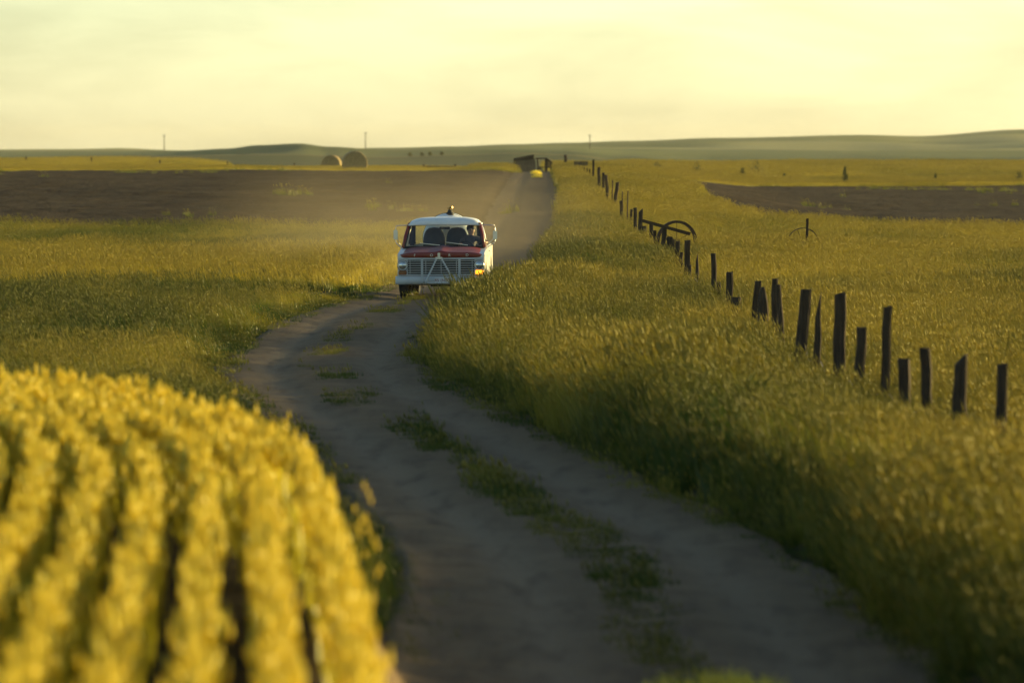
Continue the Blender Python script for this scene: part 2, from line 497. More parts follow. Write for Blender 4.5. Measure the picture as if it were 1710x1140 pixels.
def height(X, Y):
    X = np.asarray(X, float); Y = np.asarray(Y, float)
    Yc = np.maximum(Y, 1.0)
    w = smooth(6, 17, X)
    zn = hermite(NEAR_D, Z_LEFT, np.minimum(Y, 443)) * (1 - w) + hermite(NEAR_D, Z_RIGHT, np.minimum(Y, 443)) * w
    # far land: table of columns, smooth in both directions
    U = 855 + X / Yc * FPX
    zt = np.zeros((len(FAR_U), len(FAR_D)))
    zt[:, 1:-1] = HC - (FAR_V - HORIZON) * FAR_D[None, 1:-1] / FPX
    zt[:, -1] = -30
    out = zn.copy()
    far = Y > 443
    if far.any():
        xf, yf, uf, zf = X[far], Y[far], np.clip(U[far], FAR_U[0], FAR_U[-1]), zn[far]
        j = np.clip(np.searchsorted(FAR_U, uf) - 1, 0, len(FAR_U) - 2)
        tu = (uf - FAR_U[j]) / (FAR_U[j + 1] - FAR_U[j]); tu = tu * tu * (3 - 2 * tu)
        cols = zt[j] * (1 - tu)[:, None] + zt[j + 1] * tu[:, None]
        cols[:, 0] = zf
        i = np.clip(np.searchsorted(FAR_D, yf) - 1, 0, len(FAR_D) - 2)
        td = np.clip((yf - FAR_D[i]) / (FAR_D[i + 1] - FAR_D[i]), 0, 1); td = td * td * (3 - 2 * td)
        r = np.arange(len(yf))
        z = cols[r, i] * (1 - td) + cols[r, i + 1] * td
        amp = smooth(900, 1300, yf) * (1 - 0.75 * smooth(1900, 2350, yf))
        fold = fbm(xf / 85 + yf / 260, yf / 190, 5, 2) * 5.0 + fbm(xf / 40, yf / 120, 9, 2) * 0.9
        z = z + amp * np.minimum(fold, 0.8) * 1.6 - amp * 0.6
        out[far] = z
    # swells in the meadows
    out = out + 0.16 * fbm(X / 9, Y / 22, 21, 2) * smooth(60, 100, Y) * (1 - smooth(430, 470, Y))
    # low verge and hollow of the track
    tx = track_x(np.clip(Y, 0, 520)); off = np.abs(X - tx)
    trk = (1 - smooth(1.5, 2.3, off)) * (1 - smooth(430, 520, Y))
    out = out - 0.12 * trk + (0.07 + 0.40 * (1 - smooth(66, 96, Y))) * smooth(1.6, 2.7, X - tx) * (1 - smooth(3.3, 5.0, X - tx)) * smooth(26, 36, Y) * (1 - smooth(140, 180, Y))
    # the bank with the standing grain
    near = Y < 64
    if near.any():
        cd = crop_dist(X[near], Y[near])
        out[near] = out[near] + 1.0 * smooth(-0.8, 0.1, cd)
    return out

def H(x, y): return float(height(np.array([x]), np.array([y]))[0])

# ground sheet: fans out from the camera so its rows are fine near and coarse far
us = np.concatenate([np.linspace(-1500, -250, 30), np.linspace(-230, 1940, 300), np.linspace(1970, 3300, 30)])
ds = np.concatenate([np.linspace(1.5, 60, 130), np.linspace(60.6, 140, 110), np.geomspace(141, 460, 150), np.geomspace(463, 3400, 230), [4200, 5200, 7000]])
DD, UU = np.meshgrid(ds, us, indexing='ij')
spread = 1 + 2.2 * np.exp(-DD / 40)          # wider close to the camera
XX = (UU - 855) / FPX * np.maximum(DD, 20) * spread
ZZ = height(XX, DD)
nr, nc = DD.shape
idx = np.arange(nr * nc).reshape(nr, nc)
GF = np.stack([idx[:-1, :-1], idx[:-1, 1:], idx[1:, 1:], idx[1:, :-1]], -1).reshape(-1, 4)
land = np.zeros((nr, nc, 4)); land[..., 3] = 1
soil = np.array([0.075, 0.065, 0.030]); straw = np.array([0.26, 0.20, 0.07]); green = np.array([0.075, 0.085, 0.030]); olive = np.array([0.17, 0.16, 0.07])
UW = 855 + XX / np.maximum(DD, 1) * FPX
c = np.broadcast_to(soil, (nr, nc, 3)).copy()
def paint(c, w, col): return c * (1 - w[..., None]) + col * w[..., None]
c = paint(c, smooth(395, 420, DD), straw)
c = paint(c, smooth(440, 520, DD) * smooth(250, 420, UW) * (1 - smooth(980, 1080, UW)), green)
c = paint(c, smooth(660, 730, DD), green)
c = paint(c, smooth(815, 850, DD), straw * 0.8)
c = paint(c, smooth(880, 960, DD), green * 1.6)
lit_folds = fbm((XX + 0.6 * DD) / 190, DD / 150, 33, 2)
c = paint(c, smooth(1250, 1350, DD), green * 1.9)
c = paint(c, smooth(1350, 1500, DD) * smooth(-0.05, 0.2, lit_folds), olive * 1.8)  # lighter olive stripes paint sunlit folds into the colour of the far hills
c = paint(c, smooth(2250, 2380, DD), olive * 1.8)
c = paint(c, 1 - smooth(58, 66, DD), np.array([0.040, 0.030, 0.016]))
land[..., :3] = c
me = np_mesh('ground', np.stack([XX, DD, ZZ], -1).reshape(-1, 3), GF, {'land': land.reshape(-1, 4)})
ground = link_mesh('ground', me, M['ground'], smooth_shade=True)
tag(ground, 'rolling prairie ground with far olive hills', 'ground', kind='structure')

# the two-rut dirt track
ty = np.concatenate([np.linspace(3, 140, 420), np.linspace(140.6, 470, 330)])
tt = np.linspace(-1, 1, 33)
TY, TT = np.meshgrid(ty, tt, indexing='ij')
TXC = track_x(TY)
wl_ = 1.75 - 0.2 * smooth(140, 190, TY) + 0.22 * fbm(TY / 3.0, TY * 0 + 3, 41, 2) + 0.5 * (1 - smooth(30, 60, TY))
wr_ = 1.75 - 0.3 * smooth(140, 190, TY) + 0.22 * fbm(TY / 3.0, TY * 0 + 9, 47, 2)
TXX = TXC + np.where(TT < 0, TT * wl_, TT * wr_)
TXX = np.where(TT < 0, np.maximum(TXX, -99), TXX)
rut = np.exp(-((np.abs(TXX - TXC) - 0.82) / 0.30) ** 2)
TZ = height(TXX, TY) + 0.10 - 0.045 * smooth(150, 215, TY) - 0.05 * rut * smooth(0, 1, 1 - np.abs(TT) ** 8) + 0.02 * fbm(TXX * 2.2, TY * 1.2, 51, 3)
TZ = np.where(np.abs(TT) > 0.95, TZ - 0.12 * (1 - smooth(140, 200, TY)), TZ)
nr2, nc2 = TY.shape
i2 = np.arange(nr2 * nc2).reshape(nr2, nc2)
F2 = np.stack([i2[:-1, :-1], i2[:-1, 1:], i2[1:, 1:], i2[1:, :-1]], -1).reshape(-1, 4)
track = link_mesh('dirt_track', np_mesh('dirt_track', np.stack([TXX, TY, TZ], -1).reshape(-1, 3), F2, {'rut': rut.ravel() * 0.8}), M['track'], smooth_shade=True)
tag(track, 'two-rut dirt track curving down the prairie', 'track', kind='structure')

# bare ploughed soil on both sides of the track
def left_near(x): return 206 + 5 * fbm(np.asarray(x) / 9, np.asarray(x) * 0, 61, 2)
def left_far(x): return 398 + 4 * fbm(np.asarray(x) / 14, np.asarray(x) * 0 + 5, 63, 2)
def right_edge(y): return 9.7 + 1.6 * fbm(np.asarray(y) / 25, np.asarray(y) * 0, 65, 2)
def plow(name, label, xfun, y0, y1, nx, ny, x_track=False):
    s = np.linspace(0, 1, nx); tq = np.linspace(0, 1, ny)
    T, S = np.meshgrid(tq, s, indexing='ij')
    Y = y0(None) + (y1(None) - y0(None)) * T
    xa, xb = xfun(Y)
    X = xa + (xb - xa) * S
    # the straight ends are bent to the uneven edge of the grass
    Y = Y + (y0(X) - y0(None)) * (1 - T) + (y1(X) - y1(None)) * T
    Z = height(X, Y) + 0.07 + 0.10 * fbm(X / 1.2, Y / 0.9, 71, 3) + 0.04 * np.sin(Y * 3.2 + fbm(X / 6, Y / 9, 75, 2) * 3)
    if name == 'plowed_field' and x_track: Z = Z - (Z - height(X, Y) - 0.04) * smooth(-3.2, -1.9, X - track_x(Y))
    e = np.minimum.reduce([S, 1 - S, T, 1 - T])
    Z = np.where(e < 1e-6, Z - 0.25, Z)
    n1, n2 = X.shape; ii = np.arange(n1 * n2).reshape(n1, n2)
    FF = np.stack([ii[:-1, :-1], ii[:-1, 1:], ii[1:, 1:], ii[1:, :-1]], -1).reshape(-1, 4)
    o = link_mesh(name, np_mesh(name, np.stack([X, Y, Z], -1).reshape(-1, 3), FF), M['plow'], smooth_shade=True)
    tag(o, label, 'field', kind='structure')
plow('plowed_field', 'bare brown ploughed field sloping up beside the track',
     lambda Y: (-(0.115 * Y + 6), track_x(Y) - 1.2), lambda x: 206 if x is None else left_near(x), lambda x: 398 if x is None else left_far(x), 190, 330, True)
plow('plowed_field', 'dark ploughed strip beyond the fence and the grass',
     lambda Y: (right_edge(Y), 0.115 * Y + 8), lambda x: 222 if x is None else 222 + 5 * fbm(np.asarray(x) / 9, np.asarray(x) * 0, 81, 2),
     lambda x: 393 if x is None else 393 + 4 * fbm(np.asarray(x) / 9, np.asarray(x) * 0, 83, 2), 150, 300)

# ------------------------------------------------------------------ grass
PROTO = bpy.data.collections.new('grass_sources')      # kept out of the scene: only a source for instances

def blade(V, F, T, base, hgt, w, lean, az, tipv=1.0, seg=3, curl=1.0, tint=None):
    """tapered, bent strip"""
    b0 = len(V); side = (math.cos(az), math.sin(az))
    for k in range(seg + 1):
        s = k / seg
        ww = w * (1 - s) ** 0.7 if k < seg else 0
        x = base[0] + lean[0] * s ** (1 + curl); y = base[1] + lean[1] * s ** (1 + curl)
        z = base[2] + hgt * s * (1 - 0.10 * s * curl)
        if k < seg:
            V.append((x - side[0] * ww / 2, y - side[1] * ww / 2, z)); V.append((x + side[0] * ww / 2, y + side[1] * ww / 2, z))
            T += [s * tipv, s * tipv]
        else:
            V.append((x, y, z)); T.append(tipv)
    for k in range(seg - 1):
        a = b0 + 2 * k
        F.append((a, a + 1, a + 3)); F.append((a, a + 3, a + 2))
    a = b0 + 2 * (seg - 1)
    F.append((a, a + 1, a + 2))

def seedhead(V, F, T, p, ln, w, lean, tipv=1.3):
    """small spindle: four-sided"""
    b0 = len(V)
    d = Vector((lean[0], lean[1], 1)).normalized()
    e1 = d.cross(Vector((0, 1, 0))).normalized(); e2 = d.cross(e1)
    p = Vector(p); mid = p + d * ln * 0.45
    V.append(tuple(p)); V.append(tuple(p + d * ln))
    for e in (e1, e2, -e1, -e2): V.append(tuple(mid + e * w / 2))
    T += [tipv] * 6
    for k in range(4):
        F.append((b0, b0 + 2 + k, b0 + 2 + (k + 1) % 4)); F.append((b0 + 1, b0 + 2 + (k + 1) % 4, b0 + 2 + k))

def clump(name, nb, ns, rad, h, w, wind=0.22, headlen=0.09, headw=0.018, mat='grass'):
    V, F, T = [], [], []
    for _ in range(nb):
        a = random.uniform(0, 6.28); r = rad * math.sqrt(random.random())
        hh = h * random.uniform(0.45, 0.95)
        lean = (-wind * hh * random.uniform(0.3, 1.6) + random.gauss(0, 0.09) * hh, random.gauss(0, 0.12) * hh)
        blade(V, F, T, (r * math.cos(a), r * math.sin(a), -0.03), hh, w * random.uniform(0.6, 1.3), lean, random.uniform(-0.9, 0.9), random.uniform(0.4, 1.1), 3, 0.5)
    for _ in range(ns):
        a = random.uniform(0, 6.28); r = rad * math.sqrt(random.random())
        hh = h * random.uniform(0.85, 1.25)
        lean = (-wind * hh * random.uniform(0.5, 1.5) + random.gauss(0, 0.10) * hh, random.gauss(0, 0.10) * hh)
        bs = (r * math.cos(a), r * math.sin(a), -0.03)
        blade(V, F, T, bs, hh, w * 0.45, lean, random.uniform(-0.6, 0.6), 1.0, 3, 0.5)
        tp = (bs[0] + lean[0] * 0.96, bs[1] + lean[1] * 0.96, bs[2] + hh * 0.91)
        seedhead(V, F, T, tp, headlen * random.uniform(0.7, 1.3), headw, (lean[0] * 1.6 / hh, lean[1] * 1.6 / hh))
    me = np_mesh(name, V, F, {'tip': T})
    me.materials.append(M[mat])
    o = bpy.data.objects.new(name, me)
    return o

def proto_set(key, n, **kw):
    c = bpy.data.collections.new(key)
    for k in range(n): c.objects.link(clump('%s_clump' % key, **kw))
    return c
P_TALL = proto_set('tall_grass', 7, nb=19, ns=5, rad=0.15, h=0.45, w=0.015, wind=0.26, headlen=0.15, headw=0.011)
P_FAR = proto_set('far_grass', 5, nb=22, ns=6, rad=0.34, h=0.46, w=0.026, headlen=0.10, headw=0.028)
P_SHORT = proto_set('short_grass', 5, nb=22, ns=1, rad=0.12, h=0.13, w=0.012, wind=0.1)

def grass(name, label, pts, scale, tint, coll, cat='grass'):
    n = len(pts)
    me = bpy.data.meshes.new(name)
    me.vertices.add(n); me.vertices.foreach_set('co', np.asarray(pts, np.float32).ravel())
    def att(nm, tp, arr, key='value'):
        a = me.attributes.new(nm, tp, 'POINT'); a.data.foreach_set(key, np.ascontiguousarray(arr).ravel())
    rot = np.zeros((n, 3), np.float32); rot[:, 2] = RNG.normal(0, 0.45, n); rot[:, 0] = RNG.normal(0, 0.06, n)
    sc3 = np.stack([scale * RNG.uniform(0.85, 1.2, n), scale * RNG.uniform(0.85, 1.2, n), scale * RNG.uniform(0.8, 1.2, n)], 1).astype(np.float32)
    att('rot', 'FLOAT_VECTOR', rot, 'vector'); att('sc', 'FLOAT_VECTOR', sc3, 'vector')
    att('tint', 'FLOAT', np.asarray(tint, np.float32)); att('var', 'INT', RNG.integers(0, len(coll.objects), n).astype(np.int32))
    o = link_mesh(name, me)
    ng = bpy.data.node_groups.new(name + '_scatter', 'GeometryNodeTree')
    ng.interface.new_socket('Geometry', in_out='INPUT', socket_type='NodeSocketGeometry')
    ng.interface.new_socket('Geometry', in_out='OUTPUT', socket_type='NodeSocketGeometry')
    N, L = ng.nodes, ng.links
    gi = N.new('NodeGroupInput'); go = N.new('NodeGroupOutput')
    ip = N.new('GeometryNodeInstanceOnPoints'); ci = N.new('GeometryNodeCollectionInfo')
    ci.inputs['Collection'].default_value = coll
    ci.inputs['Separate Children'].default_value = True
    ci.inputs['Reset Children'].default_value = True
    def named(nm, tp):
        a = N.new('GeometryNodeInputNamedAttribute'); a.data_type = tp; a.inputs['Name'].default_value = nm
        return a.outputs['Attribute']
    e2r = N.new('FunctionNodeEulerToRotation')
    L.new(named('rot', 'FLOAT_VECTOR'), e2r.inputs[0])
    L.new(gi.outputs[0], ip.inputs['Points']); L.new(ci.outputs[0], ip.inputs['Instance'])
    ip.inputs['Pick Instance'].default_value = True
    L.new(named('var', 'INT'), ip.inputs['Instance Index'])
    L.new(e2r.outputs[0], ip.inputs['Rotation']); L.new(named('sc', 'FLOAT_VECTOR'), ip.inputs['Scale'])
    L.new(ip.outputs[0], go.inputs[0])
    md = o.modifiers.new('scatter', 'NODES'); md.node_group = ng
    tag(o, label, cat, kind='stuff')
    return o

def scatter(y0, y1, dens, xa=None, xb=None, mx=3.0):
    """random points over the visible fan between two depths"""
    xl = -(0.10 * y1 + mx) if xa is None else xa
    xr = (0.10 * y1 + mx) if xb is None else xb
    n = int((xr - xl) * (y1 - y0) * dens)
    X = RNG.uniform(xl, xr, n); Y = RNG.uniform(y0, y1, n)
    k = (X > -(0.10 * Y + mx)) & (X < 0.10 * Y + mx)
    return X[k], Y[k]

def on_track(X, Y, extra=0.0):
    e = 1.62 - 0.35 * smooth(130, 170, Y) + 0.5 * fbm(X / 0.9, Y / 1.8, 91, 2) + extra
    return np.abs(X - track_x(np.clip(Y, 0, 520))) < e
def on_plow(X, Y):
    l = (Y > left_near(X)) & (Y < left_far(X)) & (X < track_x(np.clip(Y, 0, 520)) - 0.6)
    r = (Y > 222 + 5 * fbm(X / 9, X * 0, 81, 2)) & (Y < 393 + 4 * fbm(X / 9, X * 0, 83, 2)) & (X > right_edge(Y))
    return l | r
def spur(X, Y):           # worn side track turning off to the left just before the lorry's curve
    c = 127.5 + 0.10 * (X + 4) - 0.012 * (X + 4) ** 2 + 1.2 * fbm(X / 5, Y * 0, 95, 2)
    return (np.abs(Y - c) < 3.0 - 0.12 * np.clip(-X - 4, 0, 14)) & (X < -2.5)

def make_tint(X, Y, left):
    t = -0.02 + 0.9 * fbm(X / 4.5, Y / 14, 101, 3) + 0.25 * fbm(X / 0.7, Y / 1.5, 107, 2)
    if left:
        band = smooth(130.5, 133, Y - 0.05 * X) * (1 - smooth(158, 172, Y))
        t = t - 0.24 + 1.6 * band * (0.7 + 0.8 * fbm(X / 5, Y / 12, 111, 2))
    else:
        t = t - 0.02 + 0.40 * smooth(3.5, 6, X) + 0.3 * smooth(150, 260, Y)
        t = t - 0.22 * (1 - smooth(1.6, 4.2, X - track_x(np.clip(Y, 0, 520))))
    return np.clip(t, -0.35, 1.0)

sets = {'L': [], 'R': []}
for y0, y1, dens, cs in ((28, 62, 27, 1.0), (62, 130, 26, 1.0), (130, 175, 18, 0.95), (175, 245, 15, 0.80)):
    X, Y = scatter(y0, y1, dens)
    k = ~(on_track(X, Y) | on_plow(X, Y) | spur(X, Y))
    X, Y = X[k], Y[k]
    cdm = np.full(len(X), -9.0); nb_ = Y < 60
    if nb_.any(): cdm[nb_] = crop_dist(X[nb_], Y[nb_])
    k = cdm < -0.9
    X, Y = X[k], Y[k]
    off = X - track_x(Y)
    edge = np.where(off > 0, smooth(1.45, 2.0, np.abs(off) + 0.35 * smooth(130, 170, Y)), smooth(1.5, 2.5, np.abs(off)))
    thin = 1 - 0.6 * (1 - edge)
    k = RNG.random(len(X)) < thin
    X, Y, off, edge = X[k], Y[k], off[k], edge[k]
    for key, m in (('L', off < 0), ('R', off >= 0)):
        x, y, ed = X[m], Y[m], edge[m]
        s = cs * (0.98 + 0.55 * fbm(x / 3, y / 6, 121, 2)) * (0.40 + 0.60 * ed)
        if key == 'L': s = s * (0.84 + 0.26 * smooth(131, 134, y) * (1 - smooth(150, 165, y)))
        else: s = s * (1.20 - 0.22 * smooth(2.8, 4.6, x - track_x(y))) * (1 + 0.10 * smooth(92, 104, y) * (1 - smooth(128, 140, y)) * (1 - smooth(1.5, 3.0, x)))
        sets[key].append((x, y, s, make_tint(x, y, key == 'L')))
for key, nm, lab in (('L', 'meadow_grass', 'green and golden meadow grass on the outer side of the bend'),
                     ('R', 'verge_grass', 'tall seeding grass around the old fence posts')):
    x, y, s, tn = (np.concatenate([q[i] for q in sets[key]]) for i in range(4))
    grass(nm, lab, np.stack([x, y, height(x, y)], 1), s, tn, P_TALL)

# grass round the ploughed land, up to the crest and over the far plateau
X, Y = scatter(245, 445, 9, mx=6)
k = ~(on_track(X, Y, 0.2) | on_plow(X, Y)); X, Y = X[k], Y[k]
X2, Y2 = scatter(445, 700, 2.6, xa=2, mx=8)
X3, Y3 = scatter(445, 760, 1.2, xb=-20, mx=10)
k3 = X3 / Y3 < (360 - 855) / FPX + 0.006 * fbm(Y3 / 40, X3 * 0, 131, 2); X3, Y3 = X3[k3], Y3[k3]
k2 = ~on_track(X2, Y2, 0.2); X2, Y2 = X2[k2], Y2[k2]
X = np.concatenate([X, X2, X3]); Y = np.concatenate([Y, Y2, Y3])
tn = np.clip(0.45 + 0.7 * fbm(X / 8, Y / 30, 141, 3), -0.2, 1)
s = np.where(Y < 445, 0.9, 1.15) * (0.95 + 0.5 * fbm(X / 5, Y / 12, 143, 2)) * np.where(X < -3, 0.75, 1.0)
grass('dry_grass', 'dry golden grass on the crest and the plateau beyond the ploughed land', np.stack([X, Y, height(X, Y)], 1), s, tn, P_FAR)

# short grass between and beside the ruts
X, Y = scatter(26, 140, 46, xa=-9, xb=7)
off = np.abs(X - track_x(Y)); cdm = np.full(len(X), -9.0); nb_ = Y < 60; cdm[nb_] = crop_dist(X[nb_], Y[nb_])
dn = fbm(X / 0.8, Y / 3.5, 151, 3)
mid = (off < 0.30 + 0.35 * fbm(X * 0, Y / 3, 153, 2)) & (dn > 0.02 - 0.25 * smooth(33, 36, Y) * (1 - smooth(36, 40, Y)))
side = ((Y > 58) | (X > track_x(Y))) & (off > 1.35 + 0.3 * dn) & (off < 2.2) & (RNG.random(len(X)) < 0.5)
k = (mid | side) & (cdm < -1.3)
X, Y = X[k], Y[k]
grass('track_grass', 'short grass on the hump between the wheel ruts', np.stack([X, Y, height(X, Y) + 0.08], 1), 0.9 + 0.7 * fbm(X / 1.1, Y / 3, 155, 2),
      np.clip(-0.1 + 0.8 * fbm(X / 2, Y / 5, 157, 2), -0.4, 0.6), P_SHORT)
X, Y = scatter(224, 396, 0.35)
k = on_plow(X, Y) & (fbm(X / 5, Y / 14, 161, 2) > 0.30); X, Y = X[k], Y[k]
grass('field_weeds', 'scattered green weeds on the bare ploughed soil', np.stack([X, Y, height(X, Y) + 0.08], 1), 0.35 + 0.5 * RNG.random(len(X)),
      np.full(len(X), 0.0), P_FAR, 'weeds')

# ------------------------------------------------------------------ rows of grain on the near bank
def plant(seed):
    random.seed(seed)
    V, F, T = [], [], []
    for _ in range(4):
        a = random.uniform(0, 6.28); r = random.uniform(0, 0.025)
        b = (r * math.cos(a), r * math.sin(a), -0.02)
        hh = random.uniform(0.48, 0.62); ln = (random.gauss(-0.01, 0.025), random.gauss(0, 0.025))
        blade(V, F, T, b, hh, 0.009, ln, random.uniform(-1, 1), 0.6, 2, 0.6)
        seedhead(V, F, T, (b[0] + ln[0] * 0.95, b[1] + ln[1] * 0.95, hh * 0.90), random.uniform(0.09, 0.13), 0.026, (ln[0] * 2, ln[1] * 2), 1.0)
    for _ in range(7):
        a = random.uniform(0, 6.28); hb = random.uniform(0.02, 0.34)
        L = random.uniform(0.015, 0.045)
        blade(V, F, T, (0.02 * math.cos(a), 0.02 * math.sin(a), hb), random.uniform(0.14, 0.26), 0.017, (L * math.cos(a), L * math.sin(a)), a + 1.57, random.uniform(0.2, 0.7), 2, 1.0)
    return np.array(V), np.array(F), np.array(T)
PLANTS = [plant(500 + k) for k in range(9)]
random.seed(7)
# parallel curves, each a fixed step further into the field
def offset_curve(d):
    dif = np.gradient(EDGE, axis=0); dif /= np.linalg.norm(dif, axis=1)[:, None]
    nrm = np.stack([-dif[:, 1], dif[:, 0]], 1)          # to the left of the direction of travel
    Q = EDGE + nrm * d
    keep = np.concatenate([[True], ((Q[1:] - Q[:-1]) * dif[1:]).sum(1) > 0])
    Q = Q[keep]
    return Q
ORD = ['outermost', 'second', 'third', 'fourth', 'fifth', 'sixth', 'seventh', 'eighth', 'ninth', 'tenth', 'eleventh', 'twelfth', 'thirteenth', 'fourteenth', 'fifteenth',
       'sixteenth', 'seventeenth', 'eighteenth', 'nineteenth', 'twentieth']
ROW_STEP = 0.30
for k in range(20):
    d0 = 0.12 + ROW_STEP * k
    Q = offset_curve(d0)
    seg = np.linalg.norm(np.diff(Q, axis=0), axis=1); s = np.concatenate([[0], np.cumsum(seg)])
    n = int(s[-1] / 0.032)
    sp = np.sort(RNG.uniform(0, s[-1], n))
    px = np.interp(sp, s, Q[:, 0]); py = np.interp(sp, s, Q[:, 1])
    px = px + RNG.normal(0, 0.024, n); py = py + RNG.normal(0, 0.03, n)
    m = (py > 13) & (px > -(0.10 * py + 1.6)) & (crop_dist(px, py) > 0.0 + d0 * 0.6)
    px, py = px[m], py[m]; n = len(px)
    if n < 20: continue
    pz = height(px, py)
    hs = 0.98 + 0.14 * fbm(px / 0.5, py / 0.9, 171, 2) + RNG.normal(0, 0.06, n)
    gap = RNG.random(n) > 0.03
    Vs, Fs, Ts, Tn = [], [], [], []; base = 0
    for v in range(len(PLANTS)):
        sel = np.where((np.arange(n) % len(PLANTS) == v) & gap)[0]
        if not len(sel): continue
        PV, PF, PT = PLANTS[v]
        a = RNG.uniform(0, 6.28, len(sel)); ca, sa = np.cos(a), np.sin(a)
        x = PV[None, :, 0] * ca[:, None] - PV[None, :, 1] * sa[:, None]
        y = PV[None, :, 0] * sa[:, None] + PV[None, :, 1] * ca[:, None]
        z = PV[None, :, 2] * hs[sel][:, None]
        W = np.stack([x + px[sel][:, None], y + py[sel][:, None], z + pz[sel][:, None]], -1).reshape(-1, 3)
        Fq = (PF[None] + (np.arange(len(sel)) * len(PV))[:, None, None]).reshape(-1, 3) + base
        Vs.append(W); Fs.append(Fq); Ts.append(np.tile(PT, len(sel)))
        Tn.append(np.repeat(np.clip(0.30 + 0.2 * fbm(px[sel] / 0.6, py[sel] / 1.2, 181, 2) + RNG.normal(0, 0.06, len(sel)), 0, 0.7), len(PV)))
        base += len(W)
    me = np_mesh('grain_row', np.concatenate(Vs), np.concatenate(Fs), {'tip': np.concatenate(Ts), 'tint': np.concatenate(Tn)})
    o = link_mesh('grain_row', me, M['crop'])
    tag(o, ('%s row of golden grain counted in from the dirt track' % ORD[k]) if k else 'outermost row of golden grain along the bank by the dirt track', 'grain row', 'rows of grain on the near bank', kind='thing')

# wild oats that stand above the edge of the grain
for u, v, d, hh, lab in ((480, 672, 38, 0.95, 'tall wild oat stalk with drooping seeds where the grain edge curves away'),
                         (590, 790, 30.5, 0.95, 'wild oat stalk with open panicle beside the middle of the grain edge'),
                         (607, 850, 27.5, 0.85, 'single-plumed wild oat stalk at the outer grain row'),
                         (375, 640, 41.5, 0.95, 'wild oat stalk standing behind the far corner of the grain')):
    x = XU(u, d); z0 = H(x, d); top = ZV(v, d)
    V, F, T = [], [], []
    hh = max(0.5, top - z0)
    blade(V, F, T, (0, 0, -0.03), hh, 0.008, (0.05, 0.02), 0.2, 0.7, 4, 0.8)
    for q in range(9):
        zz = hh * (0.62 + 0.36 * q / 9); sx = random.choice((-1, 1)) * random.uniform(0.02, 0.07)
        blade(V, F, T, (0.03, 0, zz), 0.03, 0.004, (sx, random.uniform(-0.03, 0.03)), 0.3, 0.7, 2, 0.3)
        seedhead(V, F, T, (0.03 + sx, 0, zz + 0.025), -0.055, 0.017, (0.1 * sx, 0), 1.0)
    for q in range(3):
        blade(V, F, T, (0, 0, hh * 0.15 * q), 0.25, 0.012, (random.uniform(-.15, .15), random.uniform(-.1, .1)), 0.5, 0.3, 3)
    o = link_mesh('wild_oat', np_mesh('wild_oat', V, F, {'tip': T, 'tint': np.full(len(V), 0.25)}), M['crop'])
    o.location = (x, d, z0)
    tag(o, lab, 'grass stalk', 'wild oats at the grain edge')

# ------------------------------------------------------------------ fence posts
def fence_depth(u):
    X = 4.15 if u < 1340 else 4.15 + 0.85 * (u - 1340) / 330.0
    return 9500 * X / (u - 855.0)
